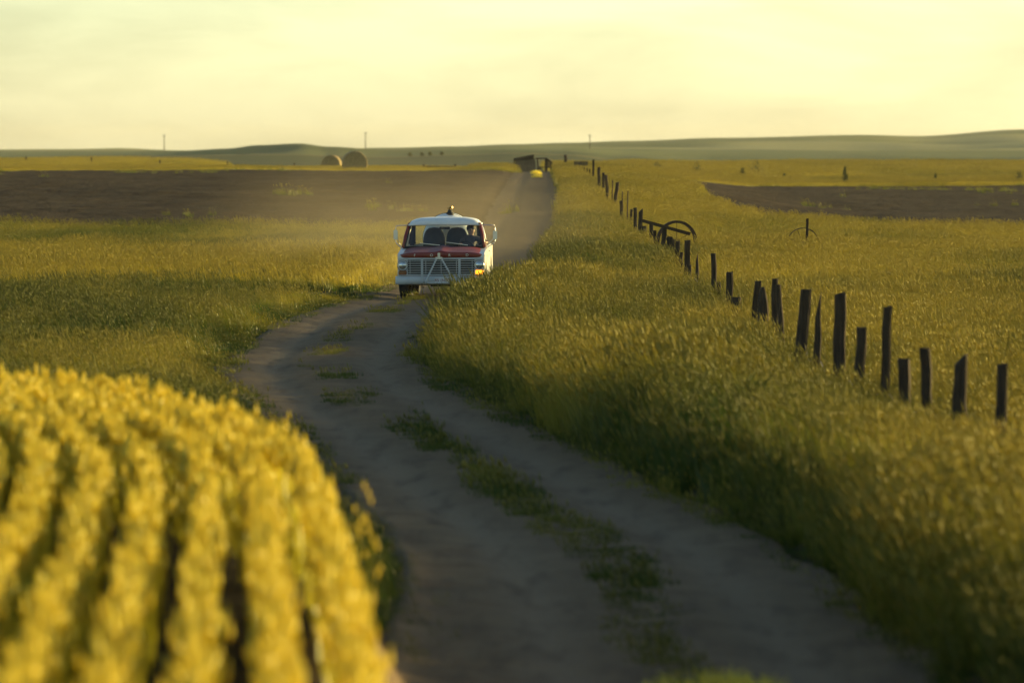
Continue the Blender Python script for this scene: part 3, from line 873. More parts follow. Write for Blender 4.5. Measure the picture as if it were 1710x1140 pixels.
# u_top, v_top, u_low, v_low (where the grass swallows it), width px, style, label
POSTS = [
 (1672.7, 607.4, 1666, 728, 18, 'flat', 'tall square-cut fence post at the roadside end of the row'),
 (1604, 590.6, 1599, 688, 21, 'split', 'broad fence post with a split stepped top'),
 (1548.5, 581, 1552.7, 659, 17, 'flat', 'medium fence post leaning back between a split post and a low stump'),
 (1509.5, 599.6, 1509.5, 655, 20, 'flat', 'thick low stump of a post beside a tall thin one'),
 (1479, 512, 1473.7, 649, 14, 'flat', 'tallest slim fence post, straight and grey'),
 (1436.5, 546, 1433, 634, 16, 'flat', 'shorter fence post between the stout rough post and the tallest slim one'),
 (1401.7, 490, 1396.5, 624, 19, 'rough', 'stout tall fence post with a rough chipped top'),
 (1364.7, 496.7, 1358, 601, 12, 'point', 'fence post with a sharp slanted point'),
 (1340.5, 484, 1331, 581.6, 17, 'flat', 'wide flat-topped fence post leaning over beside the sharp pointed one'),
 (1300.5, 474.6, 1308, 581, 9.5, 'round', 'slim fence post slanting away from its close neighbour'),
 (1292, 465, 1287.7, 549, 10.5, 'round', 'upright post crossed at the top by a slanting one'),
 (1273.7, 479, 1272.8, 535, 17, 'dome', 'broad slab post with a rounded top'),
 (1261.8, 469, 1255, 535, 11, 'flat', 'slightly leaning post next to the round-topped slab'),
 (1229, 497, 1227, 521, 16, 'flat', 'low squat stump of a post at the foot of a leaning one'),
 (1218, 454.7, 1213, 523, 11, 'flat', 'leaning square-topped post above a squat stump'),
 (1200, 470.7, 1200, 490, 6.5, 'flat', 'tiny broken stub between two standing posts'),
 (1190.7, 422.8, 1189, 488, 8.5, 'round', 'lone straight post with a rounded end, taller than its neighbours'),
 (1163.8, 429, 1164.5, 464, 6.5, 'point', 'small eroded post narrowing to the ground'),
 (1151.8, 443, 1153, 460, 6, 'flat', 'low stub at the foot of the flat-topped square post'),
 (1147.7, 402, 1146, 450, 9, 'flat', 'flat-topped square post in the dense part of the fence'),
 (1137.7, 421, 1137.7, 445, 5.5, 'round', 'short narrow post squeezed between two square ones'),
 (1131, 402.8, 1129.5, 442, 7.5, 'flat', 'square-topped post beside the broad pointed slab'),
 (1119, 388, 1116.8, 438, 13, 'peak', 'broad slab post rising to a blunt peak'),
 (1109, 380.7, 1103.5, 432, 8, 'flat', 'post leaning in front of the iron wheel rim'),
 (1087, 374.7, 1088, 428, 6.5, 'flat', 'taller of two posts standing tight together by the slanting rail'),
 (1093.5, 385, 1094, 428, 5.5, 'flat', 'shorter of two posts standing tight together by the slanting rail'),
 (1075.5, 377.7, 1076.5, 412, 8, 'flat', 'stumpy post under the end of the slanting rail'),
 (1070.6, 348.6, 1066.6, 400, 7.0, 'split', 'forked post with a split spreading top'),
 (1061, 347, 1061.6, 396, 6, 'flat', 'plain straight post beside the forked one'),
 (1053.2, 349.4, 1051, 362, 4.5, 'flat', 'small leaning stub by a thin steel rod'),
 (1047.8, 318.6, 1046.7, 356, 2.0, 'rod', 'thin tall steel rod post by a leaning stub'),
 (1037.9, 335, 1039, 358, 5.5, 'flat', 'short thick post with a thin rod standing behind it'),
 (1039.4, 320, 1039.4, 350, 1.8, 'rod', 'thin steel rod rising behind a short thick post'),
 (1028.8, 304.4, 1021.5, 342, 6, 'flat', 'post leaning steeply on the rise of the fence'),
 (1022.5, 300.7, 1021.8, 332, 1.8, 'rod', 'thin steel rod beside the steeply leaning post'),
 (1012.5, 291.8, 1014.3, 333, 5, 'round', 'post bowed backwards on the rise of the fence'),
 (1007.3, 288.5, 1007.3, 323, 4.5, 'flat', 'straight narrow post next to the bowed one on the rise'),
 (1000, 279.4, 1000, 315, 5.2, 'flat', 'straight thick post at the top of the rise'),
 (990.4, 267, 989.7, 300, 3.5, 'flat', 'slender post at the open end of the board panel'),
 (943.8, 259, 944.5, 285, 4.5, 'flat', 'corner post standing highest on the crest by the track'),
]
def post_mesh(hgt, w, style, dx, dy, rnd):
    """squarish or roundish trunk with uneven sides; dx, dy = lean of the top"""
    n = 10 if style in ('round', 'dome', 'rough', 'rod') else 8
    dep = w * (1.0 if style in ('round', 'rod') else rnd.uniform(0.7, 1.0))
    rings = []
    m = 7
    jit = [rnd.uniform(0.9, 1.1) for _ in range(n)]
    for i in range(m):
        s = i / (m - 1)
        ring = []
        wob = rnd.gauss(0, 0.02) * w * 3
        for k in range(n):
            a = 2 * math.pi * (k + 0.5) / n
            cx, sy = math.cos(a), math.sin(a)
            e = 1.0 if style in ('round', 'dome', 'rod') else 0.55
            px = math.copysign(abs(cx) ** e, cx); py = math.copysign(abs(sy) ** e, sy)
            tp = 1.0 - 0.08 * s
            if style == 'point' and s > 0.7: tp *= 1 - 0.5 * (s - 0.7) / 0.3
            if style == 'dome' and s > 0.75: tp *= math.sqrt(max(0.05, 1 - ((s - 0.75) / 0.27) ** 2))
            j = jit[k] * rnd.uniform(0.94, 1.06) if style != 'rod' else 1
            z = -0.35 + (hgt + 0.35) * s
            if i == m - 1:
                if style in ('flat', 'rough'): z += w * (0.04 * px + rnd.uniform(-0.12, 0.12) * (2.2 if style == 'rough' else 1))
                if style == 'point': z += w * 0.9 * px
                if style == 'peak': z -= abs(px) * w * 0.8
            elif style == 'split' and i == m - 2:
                z -= 0.05 * hgt if px < 0 else 0
            if style == 'split' and i == m - 1 and px < -0.1: z -= 0.10 * hgt
            bow = 0.06 * w * math.sin(s * 3.1) * (4 if style == 'round' else 1)
            ring.append((px * w / 2 * tp * j + dx * s + wob + bow, py * dep / 2 * tp * j + dy * s, z))
        rings.append(ring)
    return MB().loft(rings)
prnd = random.Random(21)
FENCE = []
for ut, vt, ub, vb, wpx, style, lab in POSTS:
    d = fence_depth(ub) + prnd.uniform(-0.4, 0.4)
    x = XU(ub, d); z0 = H(x, d)
    hgt = ZV(vt, d) - z0
    frac = hgt / max(0.05, (vb - vt) * d / FPX)      # lean over the whole height
    dx = (ut - ub) * d / FPX * min(frac, 1.6)
    mb = post_mesh(hgt, wpx * 1.15 * d / FPX, style, dx, prnd.uniform(-0.05, 0.05) * hgt, prnd)
    o = mb.build('steel_post' if style == 'rod' else 'fence_post', M['steel'] if style == 'rod' else M['wood'])
    o.location = (x, d, z0)
    tag(o, lab, 'fence post', 'old fence posts along the track')
    FENCE.append((x + dx * 0.5, d, z0, hgt))
# sagging wire left on parts of the fence
for ia, ib, fa, fb, lab in ((16, 17, 0.25, 0.35, 'loose wire sagging between a lone straight post and a small eroded post'),
                            (8, 7, 0.30, 0.25, 'loose wire from the wide leaning post to the sharp pointed post'),
                            (7, 6, 0.25, 0.22, 'loose wire from the sharp pointed post to the stout rough post'),
                            (6, 4, 0.22, 0.2, 'loose wire from the stout rough post past a shorter one to the tallest slim post'),
                            (4, 2, 0.2, 0.3, 'loose wire from the tallest slim post to the post by the low stump')):
    A, B = FENCE[ia], FENCE[ib]
    p0 = Vector((A[0] + 0.06, A[1], A[2] + A[3] * fa + 0.12)); p1 = Vector((B[0] - 0.06, B[1], B[2] + B[3] * fb + 0.12))
    pts = [p0.lerp(p1, q / 10) - Vector((0, 0, 0.10 * (1 - (2 * q / 10 - 1) ** 2))) for q in range(11)]
    o = MB().tube([p - p0 for p in pts], 0.006, 5).build('fence_wire', M['wire']); o.location = p0
    tag(o, lab, 'wire', 'wire left on the old fence')

# fallen rail and two iron wheels behind the fence
def beam(name, p0, p1, w, mat, parent=None):
    p0, p1 = Vector(p0), Vector(p1); d = p1 - p0
    o = MB().box((0, 0, d.length / 2), (w, w * 0.7, d.length)).build(name, mat, parent, bevel=w * 0.1)
    o.location = p0; o.rotation_euler = d.to_track_quat('Z', 'X').to_euler()
    return o
d = 164.0
o = beam('fallen_rail', (XU(1071, d), d, ZV(368, d)), (XU(1153, d), d + 0.4, ZV(391, d)), 0.095, M['wood'])
tag(o, 'long slanting wooden rail lying across the iron wheel behind the fence', 'rail')
def iron_wheel(u, vtop, d, R, tilt, rimw, rimt, lab, nsp=10):
    x = XU(u, d); zt = ZV(vtop, d)
    root = empty('iron_wheel', (x, d, zt - R))
    root.rotation_euler = (0, 0, tilt)
    MB().lathe([(R, -rimw / 2), (R, rimw / 2), (R - rimt, rimw / 2), (R - rimt, -rimw / 2), (R, -rimw / 2)], axis='y', n=48).build('rim', M['steel'], root, sm=False)
    MB().lathe([(0.0, -0.12), (0.06, -0.12), (0.06, 0.12), (0.0, 0.12)], axis='y', n=14).build('hub', M['steel'], root)
    for k in range(nsp):
        a = 2 * math.pi * (k + 0.5) / nsp
        MB().tube([(0.05 * math.cos(a), 0, 0.05 * math.sin(a)), ((R - rimt / 2) * math.cos(a), 0, (R - rimt / 2) * math.sin(a))], 0.008, 5).build('spoke', M['steel'], root)
    tag(root, lab, 'wheel', 'old iron wheels in the grass')
    return root
iron_wheel(1130, 368, 165.2, 0.60, 0.25, 0.12, 0.075, 'thick-rimmed iron wheel half sunk in grass behind the fence posts', 6)
iron_wheel(1341, 380, 166.0, 0.48, 0.1, 0.05, 0.025, 'thin-rimmed iron wheel with a wooden stake in front, alone in the field', 8)
d = 164.6; x = XU(1346.5, d); z0 = H(x, d); hgt = ZV(365, d) - z0
o = post_mesh(hgt, 0.085, 'flat', 0.02, 0, prnd).build('field_stake', M['wood']); o.location = (x, d, z0)
tag(o, 'wooden stake standing against the thin iron wheel in the field', 'stake')

# ------------------------------------------------------------------ things on the crest
def round_bale(u, d, R, rz, lab, sink=0.25):
    x = XU(u, d); z0 = H(x, d)
    root = empty('hay_bale', (x, d, z0 + R - sink), rz)
    L = 1.4
    prof = [(0, -L / 2)] + [(R * q / 8 * 0.99, -L / 2 + (0.02 if q % 2 else -0.01)) for q in range(1, 8)] + [(R * 0.96, -L / 2 + 0.01), (R, -L / 2 + 0.06)]
    prof += [(R * (1 + 0.01 * (q % 2)), -L / 2 + 0.06 + (L - 0.12) * q / 8) for q in range(1, 9)] + [(R * 0.96, L / 2), (0, L / 2)]
    mb = MB().lathe(prof, axis='y', n=40)
    mb.v = [(p[0] * (1 + 0.03 * math.sin(7 * p[1] + 3 * p[2])), p[1], p[2] * (0.97 if p[2] > 0 else 0.93)) for p in mb.v]
    mb.build('straw_roll', M['hay'], root, sm=True, weld=True)
    for yy in (-0.4, -0.1, 0.2, 0.45):
        MB().lathe([(R * 1.012, yy - 0.008), (R * 1.018, yy), (R * 1.012, yy + 0.008)], axis='y', n=40).build('twine', M['wire'], root)
    tag(root, lab, 'hay bale', 'round hay bales on the crest')
round_bale(592, 408, 0.86, 0.12, 'larger round hay bale with one sunlit rim on the crest')
round_bale(554, 440, 0.72, -0.1, 'smaller round hay bale partly behind the crest grass', 0.2)

# pipe gate frame
d = 412.0
root = empty('pole_frame', (XU(734, d), d, H(XU(734, d), d)))
for u, w in ((707.5, 0.15), (760, 0.17)):
    xx = XU(u, d) - root.location.x
    zz = ZV(274.5 if u < 730 else 273.8, d) - root.location.z
    MB().tube([(xx, 0, -0.4), (xx, 0, zz * 0.5), (xx + 0.01, 0, zz)], [w / 2, w / 2 * 0.97, w / 2 * 0.9], 9).build('post', M['wood'], root)
zz = ZV(278.5, d) - root.location.z
MB().tube([(XU(706, d) - root.location.x, -0.10, zz + 0.02), (XU(762, d) - root.location.x, -0.10, zz)], 0.04, 7).build('rail', M['wood'], root)
tag(root, 'two stout posts joined by a single rail on the crest', 'gate frame')
d = 425.0; x = XU(846, d); z0 = H(x, d)
o = post_mesh(ZV(281.5, d) - z0, 0.12, 'flat', -0.05, 0, prnd).build('marker_post', M['wood']); o.location = (x, d, z0)
tag(o, 'short lone post beside the plank shed on the crest', 'post')

# small leaning plank shed
d = 432.0
x = XU(877, d); z0 = H(x, d) - 0.05
shed = empty('plank_shed', (x, d, z0), 0.0)
pw = 36 * d / FPX; hl = ZV(268, d) - z0; hr = ZV(266.5, d) - z0
NP = 9
lean = -0.09
def quad_plank(name, x0, x1, y, h0, h1, parent, th=0.04, ln=0.0):
    V = []
    for yy in (y - th / 2, y + th / 2):
        V += [(x0 , yy, -0.2), (x1, yy, -0.2), (x1 + ln * h1, yy, h1), (x0 + ln * h0, yy, h0)]
    return MB().add(V, [(0, 1, 2, 3), (7, 6, 5, 4), (0, 4, 5, 1), (1, 5, 6, 2), (2, 6, 7, 3), (3, 7, 4, 0)]).build(name, M['shed_wood'], parent)
for yy, nm in ((0.0, 'front_wall_plank'), (1.5, 'back_wall_plank')):
    for k in range(NP):
        a, b = -pw / 2 + pw * k / NP, -pw / 2 + pw * (k + 1) / NP
        ha = hl + (hr - hl) * k / NP; hb = hl + (hr - hl) * (k + 1) / NP
        quad_plank(nm, a + 0.006, b - 0.006, yy + random.uniform(-.012, .012), ha + random.uniform(-.02, .02), hb + random.uniform(-.02, .02), shed, 0.04, lean)
for sx, hh in ((-1, hl), (1, hr)):
    for k in range(6):
        y0 = 0.03 + 1.44 * k / 6
        MB().box((0, 0, 0), (0.04, 0.225, hh + 0.1)).build('side_wall_plank', M['shed_wood'], shed).location = (sx * (pw / 2 - 0.02) + lean * hh / 2, y0 + 0.12, hh / 2 - 0.07)
for k in range(6):
    y0 = -0.12 + 1.75 * k / 6
    ro = MB().box((0, 0, 0), (pw * 0.96, 0.27, 0.05)).build('roof_board', M['wood'], shed)
    ro.location = (lean * hr, y0 + 0.13, (hl + hr) / 2 + 0.10 + 0.03 * k)
    ro.rotation_euler = (0, -math.atan2((267 - 259.5) * d / FPX * 0.9, pw), 0)
# gable board under the slanting roof
g = MB().add([(-pw / 2 + lean * hl, 0.02, hl - 0.03), (pw / 2 + lean * hr, 0.02, hr - 0.03), (pw / 2 + lean * hr - 0.15, 0.06, hr + 0.27), (-pw / 2 + lean * hl, 0.06, hl + 0.02)], [(0, 1, 2, 3)])
go_ = g.build('gable_board', M['wood'], shed); sm_ = go_.modifiers.new('thickness', 'SOLIDIFY'); sm_.thickness = 0.04
tag(shed, 'small leaning plank shed with a slanted roof by the track on the crest', 'shed')

# loading frame beside the shed
d = 428.0
x0 = XU(896, d); z0 = H(x0, d)
fr = empty('loading_frame', (x0, d, z0))
def PZ(u, v): return (XU(u, d) - x0, 0, ZV(v, d) - z0)
for a, b, r, nm in (((899, 290), (897.5, 264.5), 0.06, 'post'), ((901, 288), (902.5, 279), 0.06, 'brace'), ((912, 288), (912, 263.5), 0.11, 'post'),
                    ((894, 264.8), (913, 264.3), 0.05, 'rail'), ((898, 279.3), (922, 279), 0.035, 'rail'), ((920, 290), (920, 270), 0.07, 'post'),
                    ((912, 264), (921, 271.5), 0.06, 'brace')):
    pa, pb = Vector(PZ(*a)), Vector(PZ(*b))
    if nm == 'rail': pa.y -= 0.12; pb.y -= 0.12
    MB().tube([pa, pb], r, 8).build(nm, M['wood'], fr)
for k in range(5):
    v0 = 269 + k * 2.6
    pa, pb = Vector(PZ(913.5, v0 - 1.0)), Vector(PZ(919.5 + (3 if k > 0 else 0), v0 + 0.4))
    c = (pa + pb) / 2
    MB().box((c.x, 0.14, c.z), ((pb - pa).length, 0.04, 0.10)).build('side_board', M['shed_wood'], fr)
tag(fr, 'weathered timber loading frame next to the plank shed', 'frame')

# board panel and small stakes along the far fence
dA, dB = 330.0, 395.0
pan = empty('board_panel', (XU(970, 360), 360, H(XU(970, 360), 360)))
for k in range(5):
    zz = ZV(270.5 + k * 2.0, 360) - pan.location.z
    MB().box((0, 0, zz), (23 * 360 / FPX, 0.03, 0.062)).build('board', M['shed_wood'], pan)
for sx in (-1, 0, 1):
    MB().box((sx * 10.5 * 360 / FPX, 0.05, (ZV(269.5, 360) - pan.location.z) / 2 - 0.15), (0.07, 0.06, ZV(269.5, 360) - pan.location.z + 0.3)).build('upright', M['wood'], pan)
tag(pan, 'low panel of dark boards closing the fence on the crest', 'panel')
for k, u in enumerate((962.5, 967.0, 971.5, 976.0, 980.5, 985.2)):
    d = 357 - k * 9.0; x = XU(u, d); z0 = H(x, d)
    o = post_mesh(max(0.45, ZV(277.5 + k * 0.8, d) - z0), 0.07, 'flat', prnd.uniform(-.03, .03), 0, prnd).build('fence_stake', M['wood']); o.location = (x, d, z0)
    tag(o, '%s thin stake in front of the board panel, counted from the crest corner post' % ('first', 'second', 'third', 'fourth', 'fifth', 'sixth')[k], 'stake', 'stakes in front of the board panel')

# posts of the far pasture fence
for k, (u, vt) in enumerate(((44, 264), (153, 265.5), (267, 268), (380, 270), (491.5, 272))):
    d = 640 - 24 * k; x = XU(u, d); z0 = H(x, d)
    o = post_mesh(max(0.9, ZV(vt, d) - z0), 0.15, 'flat', 0, 0, prnd).build('pasture_post', M['wood']); o.location = (x, d, z0)
    tag(o, '%s post back from the hay bales in the golden pasture fence' % ('fifth', 'fourth', 'third', 'second', 'first')[k], 'fence post', 'posts of the pasture fence beyond the ploughed field')

# power poles far off
for u, vt, vb, d, lab in ((274.5, 224, 258, 1450, 'tall thin power pole standing clear above the dip of the skyline'),
                          (610.5, 220, 261, 1420, 'thin power pole rising above the hay bales from the far hills'),
                          (985, 224, 258, 1500, 'faint power pole above the corner of the fence crest')):
    x = XU(u, d); z0 = H(x, d); top = ZV(vt, d) - z0
    root = empty('power_pole', (x, d, z0))
    MB().tube([(0, 0, -0.5), (0, 0, top * 0.5), (0, 0, top)], [0.11, 0.10, 0.08], 8).build('pole', M['pole'], root)
    MB().box((0, -0.14, top - 0.45), (1.1, 0.08, 0.09)).build('crossarm', M['pole'], root)
    for s in (-0.48, 0, 0.48):
        MB().lathe([(0, 0), (0.05, 0), (0.06, 0.06), (0.03, 0.12), (0, 0.13)], (s, -0.14, top - 0.39), n=8).build('insulator', M['white'], root)
    tag(root, lab, 'power pole', 'power poles on the far hills')

# shrubs: many small leaves on a few stems
def shrub(name, loc, w, h, nleaf, lw, label, group, upright=0.3, tint=0.2, cat='shrub'):
    root = empty(name, loc)
    V, F, T = [], [], []
    for _ in range(nleaf):
        a = random.uniform(0, 6.28); r = math.sqrt(random.random()); zz = random.random()
        prof = math.sqrt(max(0.03, 1 - (zz * 1.9 - 0.8) ** 2 * 0.8)) * (1 - upright * zz)
        lump = 0.8 + 0.35 * math.sin(3 * a + 5 * zz)
        p = (r * w / 2 * prof * lump * math.cos(a), r * w / 2 * prof * lump * math.sin(a), zz * h * (0.85 + 0.2 * math.sin(2 * a + 1)))
        blade(V, F, T, p, lw * random.uniform(1, 2.2) * (0.6 + upright), lw * random.uniform(.5, 1), (random.gauss(0, lw), random.gauss(0, lw)), random.uniform(-1.5, 1.5), random.random(), 2)
    link_mesh('foliage', np_mesh('foliage', V, F, {'tip': T, 'tint': np.full(len(V), tint)}), M['weed'], root)
    st = MB()
    for _ in range(4):
        st.tube([(0, 0, -0.1), (random.uniform(-.2, .2) * w, random.uniform(-.2, .2) * w, h * 0.5)], [0.02 * h + 0.01, 0.008], 5)
    st.build('stem', M['wood'], root)
    tag(root, label, cat, group)
for k, (u, v, wpx, hpx) in enumerate(((685, 262.5, 9, 6), (705, 261.8, 9, 5.5), (718, 261.3, 8.5, 6), (738, 260.6, 9, 5))):
    d = 860.0; x = XU(u, d)
    shrub('hill_shrub', (x, d, H(x, d) - 0.05), wpx * d / FPX, hpx * d / FPX, 260, 0.09,
          '%s dark shrub along the low green ridge, counted from the hay bales' % ('first', 'second', 'third', 'fourth')[k], 'shrubs along the low ridge')
for u, v, wpx, hpx, d, up, lab in ((1411, 306, 16, 22, 405, 0.75, 'dark pointed weed clump leaning at the edge of the ploughed strip'),
                                   (1562, 308, 10, 14, 402, 0.7, 'small dark upright weed by the ploughed strip'),
                                   (1702, 305, 22, 16, 400, 0.4, 'broad thorny dark bush at the end of the ploughed strip'),
                                   (1262, 301, 36, 20, 470, 0.3, 'broad pale green bush in the golden plateau grass'),
                                   (1240, 303, 16, 13, 455, 0.4, 'low dark bush in front of the broad pale green one'),
                                   (1310, 304, 14, 10, 430, 0.4, 'low round bush at the end of the row of plateau bushes'),
                                   (1165, 298, 24, 16, 480, 0.3, 'dull green bush where the plateau grass meets the fence slope'),
                                   (1098, 294, 26, 14, 470, 0.3, 'low spreading bush behind the fence slope')):
    x = XU(u, d)
    shrub('weed_bush', (x, d, H(x, d) - 0.05), wpx * d / FPX, hpx * d / FPX * 1.5, 420, 0.07, lab, 'bushes round the far grass', up, 0.35 if wpx > 20 else 0.0)
# burdock clump in the verge and tufts on the track crest
d = 60.0; x = XU(1262, d)
shrub('dock_plant', (x, d, H(x, d) - 0.03), 0.55, 0.50, 110, 0.09, 'broad-leaved dock plant at the foot of the tall verge grass', None, 0.2, 0.0, 'plant')
for u, d, w, h, lab in ((1205, 36.2, 1.0, 0.32, 'sunlit yellow-green grass tuft at the foot of the hump on the near track'),
                        (896, 372, 0.75, 0.5, 'bright golden grass tuft on the hump of the track near the crest'),
                        (897, 345, 0.65, 0.42, 'lower golden grass tuft on the hump of the track, downhill of the bright one')):
    x = XU(u, d); V, F, T = [], [], []
    for _ in range(500):
        a = random.uniform(0, 6.28); r = math.sqrt(random.random()) * w / 2
        blade(V, F, T, (r * math.cos(a), r * math.sin(a), -0.02), h * random.uniform(.5, 1) * (1 - 0.4 * (2 * r / w) ** 2), 0.02, (random.gauss(-.03, .07), random.gauss(0, .07)), random.uniform(-1, 1), 1.0, 2)
    o = link_mesh('grass_tuft', np_mesh('grass_tuft', V, F, {'tip': T, 'tint': np.full(len(V), 0.6)}), M['crop'])
    o.location = (x, d, H(x, d)); tag(o, lab, 'grass tuft', 'tufts on the hump of the track')

#TRUCK#
# ------------------------------------------------------------------ the pickup
TY0 = 126.3
TX0 = XU(737, TY0)
TZ0 = float(height(np.array([TX0]), np.array([TY0 + 1.5]))[0]) + 0.03
truck = empty('pickup_truck', (TX0, TY0, TZ0))
truck.rotation_euler = (math.radians(0.35), math.radians(-0.35), math.radians(-1.9))
tag(truck, 'old red and white pickup with white grille and tow bar coming round the bend', 'pickup truck')

def arc(cy_, cz_, r, a0, a1, n):
    return [(cy_ + r * math.cos(math.radians(a0 + (a1 - a0) * k / (n - 1))), cz_ + r * math.sin(math.radians(a0 + (a1 - a0) * k / (n - 1)))) for k in range(n)]

# fenders, doors, bed sides (each side on its own)
fend = [(0.02, 0.56), (0.02, 1.02), (0.08, 1.06), (1.29, 1.14), (1.29, 0.45), (1.24, 0.45)] + arc(0.78, 0.40, 0.45, 6, 174, 13) + [(0.30, 0.46), (0.12, 0.50)]
for s in (-1, 1):
    MB().extrude_x(fend, s * 0.80, s * 0.968).build('fender', M['cream'], truck, bevel=0.035, seg=3)
    dr = MB().extrude_x([(1.30, 0.45), (1.30, 1.17), (2.46, 1.19), (2.46, 0.45)], s * 0.89, s * 0.972).build('door', M['cream'], truck, bevel=0.03, seg=3)
    MB().tube([(s * 0.985, 2.22, 1.06), (s * 1.005, 2.26, 1.06), (s * 1.005, 2.36, 1.06), (s * 0.985, 2.40, 1.06)], 0.012, 6).build('handle', M['chrome'], dr)
    MB().box((s * 0.976, 1.9, 0.98), (0.008, 1.14, 0.025)).build('side_moulding', M['chrome'], dr)
    MB().extrude_x([(2.47, 0.45), (2.47, 1.20), (2.84, 1.20), (2.84, 0.45)], s * 0.86, s * 0.970).build('cab_corner', M['cream'], truck, bevel=0.03, seg=3)
    bed = [(2.90, 0.52), (2.90, 1.16), (5.15, 1.16), (5.15, 0.55), (4.62, 0.52)] + arc(4.10, 0.42, 0.47, 12, 168, 11) + [(3.55, 0.52)]
    MB().extrude_x(bed, s * 0.84, s * 0.958).build('bed_side', M['cream'], truck, bevel=0.03, seg=2)
MB().box((0, 4.0, 0.66), (1.68, 2.25, 0.06)).build('bed_floor', M['dark'], truck)
MB().box((0, 5.13, 0.87), (1.68, 0.05, 0.55)).build('tailgate', M['red'], truck, bevel=0.01)
MB().box((0, 2.93, 0.88), (1.68, 0.05, 0.50)).build('bed_front', M['red'], truck, bevel=0.01)

# hood with rolled front lip and a crease along the middle
rows = []
xs_ = np.linspace(-0.935, 0.935, 27)
ys_ = [-0.035, -0.055, -0.055, -0.045, -0.01, 0.06, 0.2, 0.45, 0.7, 1.0, 1.30]
for k, y in enumerate(ys_):
    row = []
    for x in xs_:
        q = abs(x) / 0.935
        crease = 0.028 * max(0, 1 - abs(x) / 0.16) + 0.012 * (1 - q)
        top = 1.085 + 0.095 * max(0, y) / 1.3 + crease
        edge = 0.055 * q ** 7
        z = {0: 0.968, 1: 0.985, 2: 1.045 - edge * 0.4, 3: 1.075 + crease * 0.6 - edge * 0.8}.get(k, top - edge)
        bow = 0.05 * q ** 2 + 0.05 * q ** 10
        row.append((x * (0.985 if k == 0 else 1) * (1 - 0.045 * max(0, y)), y + bow * max(0, 1 - max(0, y) / 0.5), z))
    rows.append(row)
hood = MB().loft(rows, cap=False, closed=False).build('hood', M['red'], truck, sm=True)
_s = hood.modifiers.new('thickness', 'SOLIDIFY'); _s.thickness = 0.02; _s.offset = -1
def letter(ch, size, loc, mat, parent, name, depth=0.006, rot=(math.pi / 2, 0, 0)):
    cu = bpy.data.curves.new('text', 'FONT'); cu.body = ch; cu.size = size; cu.extrude = depth; cu.align_x = 'CENTER'; cu.align_y = 'CENTER'
    tmp = bpy.data.objects.new('text', cu); COL.objects.link(tmp)
    dg = bpy.context.evaluated_depsgraph_get(); dg.update()
    me = bpy.data.meshes.new_from_object(tmp.evaluated_get(dg)); bpy.data.objects.remove(tmp)
    o = link_mesh(name, me, mat, parent); o.location = loc; o.rotation_euler = rot
    return o
for ch, x in zip('FORD', (-0.585, -0.21, 0.19, 0.58)):
    letter(ch, 0.085, (x, -0.060 + 0.05 * (abs(x) / 0.935) ** 2, 1.022), M['chrome'], hood, 'hood_letter')

# grille: white surround, dark recess, thin bars
gr = MB().box((0, 0.0, 0.945), (1.90, 0.06, 0.044)).box((0, 0.0, 0.585), (1.90, 0.06, 0.036))
gr.box((-0.845, 0.0, 0.765), (0.21, 0.055, 0.32)).box((0.845, 0.0, 0.765), (0.21, 0.055, 0.32))
grille = gr.build('grille', M['front'], truck, bevel=0.008)
MB().box((0, 0.10, 0.765), (1.50, 0.03, 0.36)).build('grille_recess', M['dark'], grille)
for k in range(6):
    MB().box((0, 0.012, 0.640 + k * 0.0505), (1.48, 0.035, 0.016)).build('grille_bar', M['front'], grille, bevel=0.004)
for x in (-0.69, -0.34, 0.0, 0.34, 0.69):
    MB().box((x, -0.010, 0.765), (0.013, 0.02, 0.30)).build('grille_upright', M['front'], grille)
MB().box((0, 0.03, 0.52), (1.80, 0.03, 0.10)).build('valance', M['red'], truck)
for s in (-1, 1):
    hl_ = empty('headlight', (s * 0.852, -0.03, 0.800)); hl_.parent = truck
    MB().lathe([(0.088, 0.03), (0.108, 0.025), (0.112, -0.012), (0.100, -0.026), (0.090, -0.018)], axis='y', n=28).build('bezel', M['chrome'], hl_, sm=True)
    MB().lathe([(0.114, 0.0), (0.122, -0.004), (0.114, -0.008)], axis='y', n=28).build('gasket', M['black'], hl_)
    MB().lathe([(0.092, -0.012), (0.075, -0.030), (0.045, -0.040), (0.0, -0.044)], axis='y', n=28).build('lens', M['lens'], hl_, sm=True)
    tl = MB().box((0, 0, 0), (0.185, 0.03, 0.095)).build('turn_signal', M['amber_on'] if s > 0 else M['amber'], truck, bevel=0.014, seg=3)
    tl.location = (s * 0.855, -0.035, 0.640)
    if s > 0: tl['label'] = 'lit amber turn signal'
# bumper with wrapped ends
rings = []
for x in np.linspace(-1.02, 1.02, 25):
    q = abs(x) / 1.02; back = 0.05 * q ** 2 + 0.17 * q ** 9
    rings.append([(x, -0.16 + back + yy, 0.375 + zz) for yy, zz in ((0.05, 0), (0.01, 0.012), (-0.012, 0.06), (-0.012, 0.12), (0.012, 0.172), (0.06, 0.186), (0.07, 0.17), (0.07, 0.012))])
bumper = MB().loft(rings).build('bumper', M['front'], truck, sm=True); bpy_angle(bumper.data, 0.9)
pl = MB().box((0.02, -0.186, 0.470), (0.31, 0.006, 0.135)).build('license_plate', M['plate'], bumper, bevel=0.003)
letter('R5 1N37', 0.085, (0.02, -0.1925, 0.470), M['plate_text'], pl, 'plate_lettering', 0.001)
